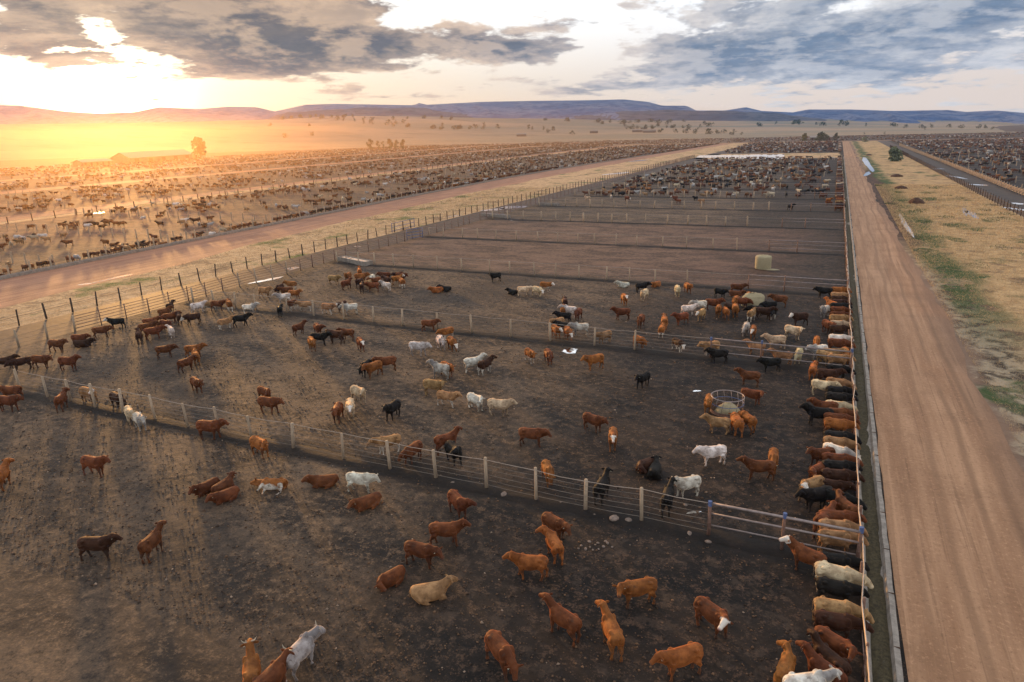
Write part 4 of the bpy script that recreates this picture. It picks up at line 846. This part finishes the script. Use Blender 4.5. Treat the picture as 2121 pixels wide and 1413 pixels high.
for i in range(26):
    y = 36+24.7*i; xl = np.interp(y+12, [60, 192, 431], [-166, -177, -187])
    scatter(xl+2, x1f(y+12)-3.5, y, y+24.7, [34, 30, 26, 20, 17, 15, 13, 12][min(i, 7)], 200+i)
row(40, 690, lambda y: x1f(y)-2.1, 0., 5, 1.15, .72)
for i in range(30):
    y = 80+25*i; o_ = (y-150)*.05; scatter(-266-o_*.6, -192-o_*.4, y, y+25, 17 if y < 300 else 14, 300+i)
    scatter(-364-o_*.4, -290-o_*.4, y+30, y+55, 16, 350+i)
    if y > 130: scatter(-470-o_*.3, -388-o_*.3, y+40, y+65, 17, 400+i)
    if y > 160: scatter(-560-o_*.3, -475-o_*.3, y+60, y+85, 19, 450+i)
for i in range(22): y = 130+25*i; scatter(41, 120+i*12, y, y+25, 17 if y < 330 else 13, 500+i)
for i in range(8): scatter(-380, 360, 728+28*i, 752+28*i, 30, 560+i)
HP = [p for p in HP if -80 < PIX(p[0], p[1])[0] < 2200]
def herd():
    g = np.random.default_rng(4); cw = [c_ for c_ in COATS]
    Vs, Ts, Cs = [], [], []; base = 0
    for x, y, a in HP:
        far = math.hypot(x, y) > 330
        v, t = COARSE if far else LOWA[g.choice(5, p=[.42, .2, .16, .14, .08])]
        s = g.uniform(.84, .96); ca, sa = math.cos(a)*s, math.sin(a)*s
        w = np.stack([v[:, 0]*ca-v[:, 1]*sa+x, v[:, 0]*sa+v[:, 1]*ca+y, v[:, 2]*s], 1)
        h = np.array(HUE[cw[g.integers(len(cw))][0]][0])*g.uniform(.5, 1.1)
        Vs.append(w); Ts.append(t+base); base += len(v); Cs.append(np.tile(np.append(np.minimum(h, .8), 1.), (len(v), 1)))
    me = fastmesh('cattle_herd', np.concatenate(Vs), np.concatenate(Ts), np.concatenate(Cs), True)
    o = meshobj('cattle_herd', me, MAT['herd']); tag(o, 'thousands of brown, black and pale cattle crowding the far pens', 'cattle', None, 'stuff'); print('herd', len(HP), sum(len(t) for t in Ts))
herd()
for m_ in LOW: bpy.data.meshes.remove(m_)
# ------------------------------------------------------------------ feeder, hay, troughs, gates
def ring_feeder(cx, cy):
    root = empty('ring_feeder', (cx, cy, 0)); tag(root, 'round blue steel ring feeder with slanted bars, hay inside, in the second pen', 'ring feeder')
    R_ = .98
    def hoop(name, z, r, mat):
        mb = MB(); n = 40; mb.tube([(R_*math.cos(2*PI*i/n), R_*math.sin(2*PI*i/n), z) for i in range(n+1)], r, 6); mb.obj(name, mat, root, True)
    hoop('top_hoop', 1.05, .028, MAT['pipe']); hoop('middle_hoop', .62, .018, MAT['blue']); hoop('bottom_hoop', .05, .025, MAT['rust'])
    mb = MB(); n = 40
    for i in range(n):
        a0, a1 = 2*PI*i/n, 2*PI*(i+1)/n; V = [(R_*math.cos(a)*q, R_*math.sin(a)*q, z) for q in (1., .985) for a, z in ((a0, .06), (a1, .06), (a1, .22), (a0, .22))]
        mb.add(V, [(0, 1, 2, 3), (7, 6, 5, 4), (3, 2, 6, 7), (0, 4, 5, 1)])
    mb.obj('skirt', MAT['rust'], root)
    for i in range(14):
        a = 2*PI*i/14; b = a+.16; mb = MB(); mb.tube([(R_*math.cos(a), R_*math.sin(a), .2), (R_*math.cos(b), R_*math.sin(b), 1.05)], .015, 6); mb.obj('bar', MAT['pipe'], root, True)
c_ = G(1505, 853); ring_feeder(c_[0], c_[1])
def lumpy(name, c, r, seed, mat, n=22, m=10, amp=.16, flat=1., label=None, cat=None, group=None, low=0.):
    g = random.Random(seed); V = []; Fc = []; ph = [g.uniform(0, 6.28) for _ in range(6)]
    for j in range(m+1):
        t_ = j/m*PI/2
        for i in range(n):
            a = 2*PI*i/n; q = 1+amp*(math.sin(2*a+ph[0]+t_*3)+.7*math.sin(3*a+ph[1]-t_*2)+.5*math.sin(6*a+ph[2]))*.5+g.uniform(-amp, amp)*.35
            V.append((r[0]*q*math.cos(a)*math.cos(t_)**flat, r[1]*q*math.sin(a)*math.cos(t_)**flat, low+r[2]*math.sin(t_)*(1+g.uniform(-amp, amp)*.4)))
    for j in range(m):
        for i in range(n): Fc.append((j*n+i, j*n+(i+1) % n, (j+1)*n+(i+1) % n, (j+1)*n+i))
    o = meshobj(name, mesh(name, V, Fc, True), mat, None, (c[0], c[1], 0)); tag(o, label, cat, group); return o
lumpy('hay', (c_[0]+.1, c_[1]-.15), (.74, .74, .62), 3, MAT['hay'], label='mound of pale green hay lying inside the ring feeder', cat='hay')
h_ = G(1560, 634); lumpy('hay_bale', h_, (1.15, .95, 1.25), 5, MAT['hay'], 26, 12, .16, .38, 'torn pale hay bale with cattle crowding round it in the third pen', 'hay bale')
def bale(px, py):
    q = G(px, py); root = empty('round_bale', (q[0], q[1], 0)); tag(root, 'whole round hay bale standing on end in the empty reddish pen', 'hay bale')
    V = []; Fc = []; n = 40; g = random.Random(2); prof = [(1.0, 0.), (1.03, .1), (1.02, .7), (1.04, 1.3), (1.0, 1.5), (.9, 1.56), (.45, 1.55), (.02, 1.56)]
    for r_, z in prof:
        for i in range(n): a = 2*PI*i/n; k = 1+g.uniform(-.02, .02); V.append((.92*r_*k*math.cos(a), .92*r_*k*math.sin(a), z+g.uniform(-.02, .02)))
    for j in range(len(prof)-1):
        for i in range(n): Fc.append((j*n+i, j*n+(i+1) % n, (j+1)*n+(i+1) % n, (j+1)*n+i))
    meshobj('bale_body', mesh('bale_body', V, Fc, True), MAT['hay'], root)
    mb = MB()
    for z in np.arange(.12, 1.45, .12): mb.tube([(.955*math.cos(2*PI*i/30), .955*math.sin(2*PI*i/30), z) for i in range(31)], .008, 4)
    mb.obj('twine', MAT['hay'], root)
    lumpy('loose_hay', (q[0]+1.0, q[1]-.5), (.9, .5, .08), 8, MAT['hay'], label='loose hay scattered at the foot of the round bale', cat='hay')
bale(1580, 556)
def trough(p0, p1, label, w=.55):
    a, b = np.array(p0), np.array(p1); c = (a+b)/2; L = np.linalg.norm(b-a); rz = math.atan2(*(b-a)[::-1]); root = empty('water_trough', (c[0], c[1], 0), rz); tag(root, label, 'water trough', 'concrete water troughs')
    mb = MB(); mb.box((0, 0, .06), (L, 2*w, .12))
    for s in (-1, 1): mb.box((0, s*(w-.06), .36), (L, .12, .5)); mb.box((s*(L/2-.06), 0, .362), (.12, 2*w-.244, .49))
    mb.obj('basin', MAT['concrete'], root); mb = MB(); mb.box((0, 0, .40), (L-.26, 2*w-.26, .30)); mb.obj('water', MAT['water'], root)
trough((-62.6, 77.4), (-56.3, 75.1), 'long concrete water trough full of bright water at the corner of the third pen', .7)
trough(G(1001, 447), G(1053, 452), 'concrete water trough at the back corner of the empty pens', .6)
trough((-62.8, 151.5), (-57.5, 150.6), 'concrete water trough at the back corner of the first crowded pen', .6)
def gate(p, w, h, rz, label, bars=4):
    root = empty('metal_gate', (p[0], p[1], 0), rz); tag(root, label, 'gate')
    fr = MB()
    for s in (-1, 1): fr.tube([(s*w/2, 0, 0), (s*w/2, 0, h)], .055, 7)
    fr.obj('gate_frame', MAT['blue'], root, True)
    for i in range(bars): mb = MB(); z = .25+(h-.35)*i/(bars-1); mb.tube([(-w/2, 0, z), (w/2, 0, z)], .045, 6); mb.obj('gate_bar', MAT['blue'], root, True)
gate((-63.2, 97.7), 3.0, 1.8, PI/2-.5, 'blue steel gate standing open in the pipe rail fence'); gate((-71.6, 107.), 7.5, 1.7, PI/2, 'wide blue pipe gate in the dark post fence at the pale strip', 3)
# ------------------------------------------------------------------ manure heaps, stones
for k, (px, py, r, h, lab) in enumerate([(1897, 421, 1.6, 1.15, 'tallest dark manure heap on the dry grass verge, nearest the camera'), (1866, 391, 1.5, .8, 'low brown manure heap behind the tallest one on the verge'), (1857, 366, 1.7, .85, 'dark manure heap behind the low brown one on the verge'), (1800, 322, 1.6, .7, 'far manure heap beside the white sheet of water by the road')]):
    lumpy('manure_heap', G(px, py), (r, r, h), 30+k, MAT['dung'], 26, 12, .13, 1.5, lab, 'manure heap', 'manure heaps on the verge')
def stone(px, py, r, seed, label, group):
    g = random.Random(seed); mb = MB(); mb.ell((0, 0, 0), (r, r*g.uniform(.6, .9), r*g.uniform(.45, .6)), None, 9, 6); V = [tuple(c*(1+g.uniform(-.14, .14)) for c in v) for v in mb.V]
    q = G(px, py); o = meshobj('stone', mesh('stone', V, mb.F, True), MAT['stone'], None, (q[0], q[1], r*.28)); o.rotation_euler = (g.uniform(-.2, .2), g.uniform(-.2, .2), g.uniform(0, 6)); tag(o, label, 'stone', group)
ST = 'stones beside the nearest fence'
for a in [(1272, 1077, .26, 1, 'largest pale stone at the foot of the nearest fence'), (1302, 1080, .17, 2, 'flat pale stone just right of the largest one'), (1428, 1107, .16, 3, 'pale stone standing alone left of the blue capped post'), (1467, 1124, .15, 4, 'pale stone at the foot of the blue capped post'),
          (1044, 1026, .20, 5, 'grey stone under the nearest fence left of the small pair'), (937, 1002, .13, 6, 'small white stone in the dark bank under the nearest fence'), (1142, 1041, .09, 7, 'smaller of two stones below the fence wires'), (1162, 1043, .12, 8, 'larger of two stones below the fence wires'), (1232, 1067, .09, 9, 'small white stone left of the largest pale one'), (1286, 1076, .07, 10, 'tiny white stone between the largest and the flat one'), (1382, 1100, .08, 11, 'small stone between fence posts on the dark soil'), (1420, 1047, .12, 12, 'stone behind the fence near the pale wet patch')]: stone(*a, ST)
for k, (px, py) in enumerate([(1198, 1137), (1204, 1131), (1221, 1123), (1222, 1134), (1238, 1126), (1240, 1138), (1250, 1133), (1258, 1126), (1268, 1134), (1213, 1138), (1228, 1140), (1254, 1122)]): stone(px, py, .06+.05*((k*7) % 5)/5, 40+k, 'small pale stone in the loose cluster below the nearest fence', 'stones of the loose cluster')
# ------------------------------------------------------------------ trees, bush, sheds
def tree(p, h, w, seed, label, leaf='leaf', trunk=.3, group=None, n=420, z0=0., blobs=7, lean=.0, name='tree'):
    g = np.random.default_rng(seed); root = empty(name, (float(p[0]), float(p[1]), float(z0))); tag(root, label, 'bush' if name == 'bush' else 'tree', group)
    th = h*trunk; mb = MB(); r0 = h*.028+.05; mb.tube([(0, 0, -.3), (0, 0, th*.5), (lean*h*.3, 0, th), (lean*h*.6, .02*h, h*.62), (lean*h, 0, h*.9)], [r0*1.25, r0, r0*.85, r0*.5, r0*.15], 7)
    cs = []
    for i in range(blobs):
        u = (i+.5)/blobs; z = th*.9+(h-th)*(u**.9)*.92; sp = w*.5*math.sin(PI*min(1, .22+.72*u))*.75; a = g.uniform(0, 6.28); c = np.array([lean*z+sp*math.cos(a)*g.uniform(.3, 1), sp*math.sin(a)*g.uniform(.3, 1), z]); cs.append((c, g.uniform(.17, .30)*w*(1.15-.4*u)))
        mb.tube([(lean*th, 0, max(th*.6, c[2]-.35*h*.5)), tuple(c)], [r0*.45, r0*.12], 5)
    mb.obj('trunk', MAT['bark'], root, True)
    V = []; Fq = []
    for k in range(n):
        c, r = cs[g.integers(blobs)]; d = g.normal(0, 1, 3); d /= np.linalg.norm(d); q = c+d*r*g.uniform(.35, 1.)**.6*np.array([1, 1, .8]); q[2] = max(q[2], .05)
        s = (.055+.05*g.random())*w*g.uniform(.6, 1.2); a = g.normal(0, 1, 3); a /= np.linalg.norm(a); b = np.cross(a, g.normal(0, 1, 3)); b /= np.linalg.norm(b); i0 = len(V)
        V += [q-a*s, q+b*s*.55, q+a*s, q-b*s*.55]; Fq.append((i0, i0+1, i0+2, i0+3))
    meshobj('crown', mesh('crown', V, Fq), MAT[leaf], root)
def hgt(p, pxh): return pxh*math.hypot(p[0], p[1])/F*1.03
q = G(417, 331); tree(q, hgt(q, 40), hgt(q, 28), 1, 'lone dark tree with a forked ragged crown beside the long shed, against the glow', n=900, trunk=.2, blobs=11)
for k, (px, hh, ww) in enumerate([(768, 20, 16), (783, 17, 10), (793, 16, 8), (807, 20, 15), (822, 17, 12), (836, 18, 14)]):
    q = G(px, 303); q = q*(850/np.linalg.norm(q)); q = T(px, 291) if False else np.array([*q]); tree(q, hgt(q, hh), hgt(q, ww), 10+k, f'{["leftmost","second from left","third from left","fourth from left","fifth from left","rightmost"][k]} of six tall trees in the dusty grove beyond the left lots', n=380, trunk=.12, group='trees of the dusty grove')
for k, (px, hh, ww, leaf, lab) in enumerate([(1667, 13, 17, 'leafy', 'yellowish round tree left of the far shed where the right road ends'), (1701, 13, 24, 'leaf', 'broad dark tree in front of the far shed at the road end'), (1732, 13, 12, 'leaf', 'small dark tree right of the far shed beside the road end')]):
    q = G(px, 292); q = q*(745/np.linalg.norm(q)); tree(q, hgt(q, hh), hgt(q, ww), 20+k, lab, leaf, .08, n=500)
q = G(1850, 334); tree(q, hgt(q, 23), hgt(q, 30), 31, 'grey green bush with a dry skirt on the grass verge near the corral', 'leafg', .05, n=900, name='bush', blobs=9)
q = G(1792, 294); tree(q, hgt(q, 9), hgt(q, 16), 32, 'low dull green bush by the bend of the far road', 'leafg', .05, n=200, name='bush')
FT = [(735, 253, 9, 9), (770, 251, 9, 11), (700, 246, 8, 12), (668, 247, 8, 14), (730, 243, 7, 10), (752, 258, 12, 13), (770, 258, 11, 16), (836, 256, 9, 12), (805, 259, 12, 18), (818, 262, 11, 16), (846, 264, 7, 20), (900, 267, 9, 16), (917, 264, 10, 12), (950, 268, 9, 18), (985, 266, 9, 18), (1002, 264, 12, 12), (1030, 266, 9, 16), (1095, 268, 10, 13), (1104, 270, 9, 10), (1125, 270, 9, 10), (1148, 271, 8, 18), (1136, 276, 9, 14), (1185, 280, 10, 14), (1294, 264, 12, 14), (1312, 266, 10, 10), (1335, 268, 10, 16), (1365, 262, 9, 18), (1384, 258, 9, 16), (1425, 270, 8, 14), (1445, 272, 8, 10), (1470, 277, 9, 26), (1500, 277, 9, 14), (1520, 277, 10, 12), (1130, 250, 5, 12), (1175, 252, 6, 24), (1240, 254, 6, 24), (1290, 256, 6, 20), (1460, 258, 6, 16), (1570, 262, 6, 20), (1655, 256, 6, 24), (1745, 258, 7, 22), (1850, 262, 6, 20), (1915, 270, 8, 7), (1790, 281, 6, 6), (1832, 281, 6, 6), (2030, 266, 6, 16), (640, 262, 6, 14), (560, 262, 6, 12), (590, 286, 9, 18), (650, 282, 9, 14)]
rgt = random.Random(8)
for x0, y0, x1, y1, n_ in [(1240, 256, 1420, 253, 9), (1290, 268, 1480, 263, 10), (1600, 257, 1800, 263, 8), (640, 249, 960, 247, 10), (880, 268, 1010, 267, 6), (570, 241, 720, 244, 8), (1360, 275, 1540, 279, 8), (1850, 264, 2080, 268, 7)]:
    for i in range(n_): u = (i+rgt.uniform(.1, .9))/n_; FT.append((x0+(x1-x0)*u, y0+(y1-y0)*u+rgt.uniform(-1.5, 1.5), rgt.uniform(5, 8), rgt.uniform(8, 20)))
for k, (px, py, hh, ww) in enumerate(FT):
    q = T(px, py); tree(q, hgt(q, hh*.85), hgt(q, ww*.9), 60+k, 'small dark tree far out on the dusty plain below the mountains', 'leaf', .12, 'trees scattered on the far plain', n=90, z0=q[2], blobs=4)
def shed(a, b, depth, wall, ridge, label):
    a, b = np.array(a), np.array(b); c = (a+b)/2; L = np.linalg.norm(b-a); rz = math.atan2(*(b-a)[::-1]); root = empty('shed', (c[0], c[1], 0), rz); tag(root, label, 'shed')
    mb = MB(); mb.box((0, depth/2, wall/2), (L, depth, wall)); h = L/2
    mb.add([(-h, .02, wall), (-h, depth-.02, wall), (-h, depth/2, ridge), (h, .02, wall), (h, depth-.02, wall), (h, depth/2, ridge)], [(0, 2, 1), (3, 4, 5), (0, 1, 4, 3)]); mb.obj('wall', MAT['wallm'], root)
    mb = MB(); o_ = 1.0; t_ = .15
    for s in (0, 1):
        y0 = -o_ if s == 0 else depth+o_; V = [(-h-o_, y0, wall-.15), (h+o_, y0, wall-.15), (h+o_*.2, depth/2, ridge+.15), (-h-o_*.2, depth/2, ridge+.15)]; V += [(x, y, z+t_) for x, y, z in V]; mb.add(V, [(0, 1, 2, 3), (7, 6, 5, 4), (0, 4, 5, 1), (1, 5, 6, 2), (2, 6, 7, 3), (3, 7, 4, 0)])
    mb.obj('roof', MAT['steel'], root)
    for k in range(5):
        mb = MB(); x = -h*.8+k*h*.4; mb.box((x, -.04, wall*.42), (L*.06, .1, wall*.84)); mb.obj('door', MAT['dung'], root)
shed(G(270, 339), G(400, 329), 16, 4.2, 8.5, 'long low shed with a pitched roof at left under the sun glow'); shed(G(172, 345), G(232, 341), 9, 3., 4.6, 'smaller low shed left of the long one under the sun glow')
q1, q2 = G(1678, 292.5), G(1722, 292.5); shed(q1*(760/np.linalg.norm(q1)), q2*(760/np.linalg.norm(q2)), 8, 2.8, 4.2, 'pale far shed behind the dark trees at the road end')
for k, (px, py, s) in enumerate([(1320, 274, 18), (1345, 275, 22), (1230, 276, 14), (1080, 283, 16)]):
    q = T(px, py); d_ = np.array([-q[1], q[0]]); d_ = d_/np.linalg.norm(d_)*s
    c2 = q[:2]; root = empty('farm_shed', (q[0], q[1], q[2]), math.atan2(d_[1], d_[0])); tag(root, ['white roofed farm shed on the plain right of centre', 'longer white roofed farm shed beside the other one on the plain', 'small pale farm shed on the plain in the dust', 'pale farm shed just beyond the far lots at centre'][k], 'shed')
    mb = MB(); mb.box((0, 0, 1.6), (s, 7, 3.4)); mb.obj('wall', MAT['wallm'], root); mb = MB(); mb.add([(-s/2-.5, -4, 3.2), (s/2+.5, -4, 3.2), (s/2+.5, 0, 5), (-s/2-.5, 0, 5), (s/2+.5, 4, 3.2), (-s/2-.5, 4, 3.2)], [(0, 1, 2, 3), (3, 2, 4, 5), (0, 3, 5), (1, 4, 2), (5, 4, 1, 0)]); mb.obj('roof', MAT['concrete'], root)
# ------------------------------------------------------------------ clods and grass blades
def clods():
    g = np.random.default_rng(12); n = 30000; y = 14+62*g.random(n)**1.35; x = g.uniform(-62, 2.2, n)*np.clip((y+22)/60, .45, 1.); r = g.lognormal(-3.6, .5, n).clip(.01, .085)
    oc = np.array([(1, 0, 0), (0, 1, 0), (-1, 0, 0), (0, -1, 0), (0, 0, .8), (0, 0, -.4)]); T_ = np.array([(0, 1, 4), (1, 2, 4), (2, 3, 4), (3, 0, 4), (1, 0, 5), (2, 1, 5), (3, 2, 5), (0, 3, 5)])
    V = oc[None]*r[:, None, None]*g.uniform(.6, 1.4, (n, 6, 1)); a = g.uniform(0, 6.28, n); ca, sa = np.cos(a)[:, None], np.sin(a)[:, None]; X_ = V[..., 0]*ca-V[..., 1]*sa; Y_ = V[..., 0]*sa+V[..., 1]*ca
    V = np.stack([X_+x[:, None], Y_+y[:, None], V[..., 2]+.01], -1).reshape(-1, 3); Tt = (T_[None]+6*np.arange(n)[:, None, None]).reshape(-1, 3)
    k = g.random(n); base = np.where(k[:, None] < .45, np.array([[.075, .050, .036]]), np.where(k[:, None] < .96, np.array([[.17, .10, .06]]), np.array([[.36, .26, .19]])))*g.uniform(.7, 1.3, (n, 1))
    o = meshobj('manure_clods', fastmesh('manure_clods', V, Tt, np.repeat(np.concatenate([base, np.ones((n, 1))], 1), 6, 0)), MAT['clod']); tag(o, 'dry clods of earth and manure strewn over the pen floors', 'clods', None, 'stuff')
clods()
def blades(name, n, xf, label, greenf, hmax, seed):
    g = np.random.default_rng(seed); x, y = xf(g, n); h = g.uniform(.35, 1., n)*hmax*np.clip(y/70, .7, 2.2); w = h*.16; a = g.uniform(0, 6.28, n); lx, ly = g.normal(0, .5, n)*h, g.normal(0, .5, n)*h
    V = np.stack([np.stack([x-np.cos(a)*w, y-np.sin(a)*w, np.zeros(n)], 1), np.stack([x+np.cos(a)*w, y+np.sin(a)*w, np.zeros(n)], 1), np.stack([x+lx, y+ly, h], 1)], 1).reshape(-1, 3); Tt = np.arange(3*n).reshape(-1, 3)
    gr = greenf(g, x, y)[:, None]; base = (np.array([[.58, .39, .20]])*(1-gr)+np.array([[.055, .085, .02]])*gr)*g.uniform(.6, 1.3, (n, 1))
    o = meshobj(name, fastmesh(name, V, Tt, np.repeat(np.concatenate([base, np.ones((n, 1))], 1), 3, 0)), MAT['blade']); tag(o, label, 'grass', None, 'stuff')
def rv(g, n): y = 30+190*g.random(n)**1.8; return 10.5+20*g.random(n)**1.25, y
GC = g_ = np.random.default_rng(3).uniform((11, 40), (30, 220), (46, 2))
blades('grass_tufts', 110000, rv, 'dry straw coloured grass with green tufts on the right hand verge', lambda g, x, y: (np.min([np.hypot((x-c[0])*1., (y-c[1])*.6) for c in GC], 0) < 1.3)*1.*(g.random(len(x)) < .75), .13, 5)
def lv(g, n): y = 30+170*g.random(n)**1.5; r = np.interp(y, [p[0] for p in R1R], [p[1] for p in R1R])+.6; return r+(-71.6-r)*g.random(n), y
blades('grass_tufts', 50000, lv, 'short dry grass with green patches on the strip by the left road', lambda g, x, y: (np.sin(x*.9+y*.21)+np.sin(y*.37-x*.5) > 1.1)*1.*(g.random(len(x)) < .6), .14, 6)
# ------------------------------------------------------------------ haze
def volume_box(name, lo, hi, dens, col, aniso, label):
    mb = MB(); mb.box([(lo[i]+hi[i])/2 for i in range(3)], [hi[i]-lo[i] for i in range(3)])
    m = bpy.data.materials.new(name); m.use_nodes = True; nt = m.node_tree; nt.nodes.clear(); out = nt.nodes.new('ShaderNodeOutputMaterial'); v = nt.nodes.new('ShaderNodeVolumePrincipled')
    v.inputs['Color'].default_value = (*col, 1); v.inputs['Density'].default_value = dens; v.inputs['Anisotropy'].default_value = aniso; nt.links.new(v.outputs[0], out.inputs['Volume'])
    o = mb.obj(name, m); tag(o, label, 'haze', None, 'stuff'); return o
volume_box('haze', (-2900, -80, -1), (2900, 3050, 215), 8e-5, (.26, .48, 1.), .4, 'thin blue evening haze lying over the feedlot, plain and mountains')
volume_box('dust', (-1700, 430, -.5), (1500, 1500, 10.5), 1.6e-4, (1., .72, .45), .75, 'low golden dust raised by the cattle, hanging over the far pens and plain')
volume_box('dust', (-780, -75, -.6), (-76, 760, 30), 2.1e-4, (.9, .50, .055), .82, 'orange dust over the left hand lots, thickened to carry lens glare')  # cattle dust, deepened and tinted orange to stand for lens glare too
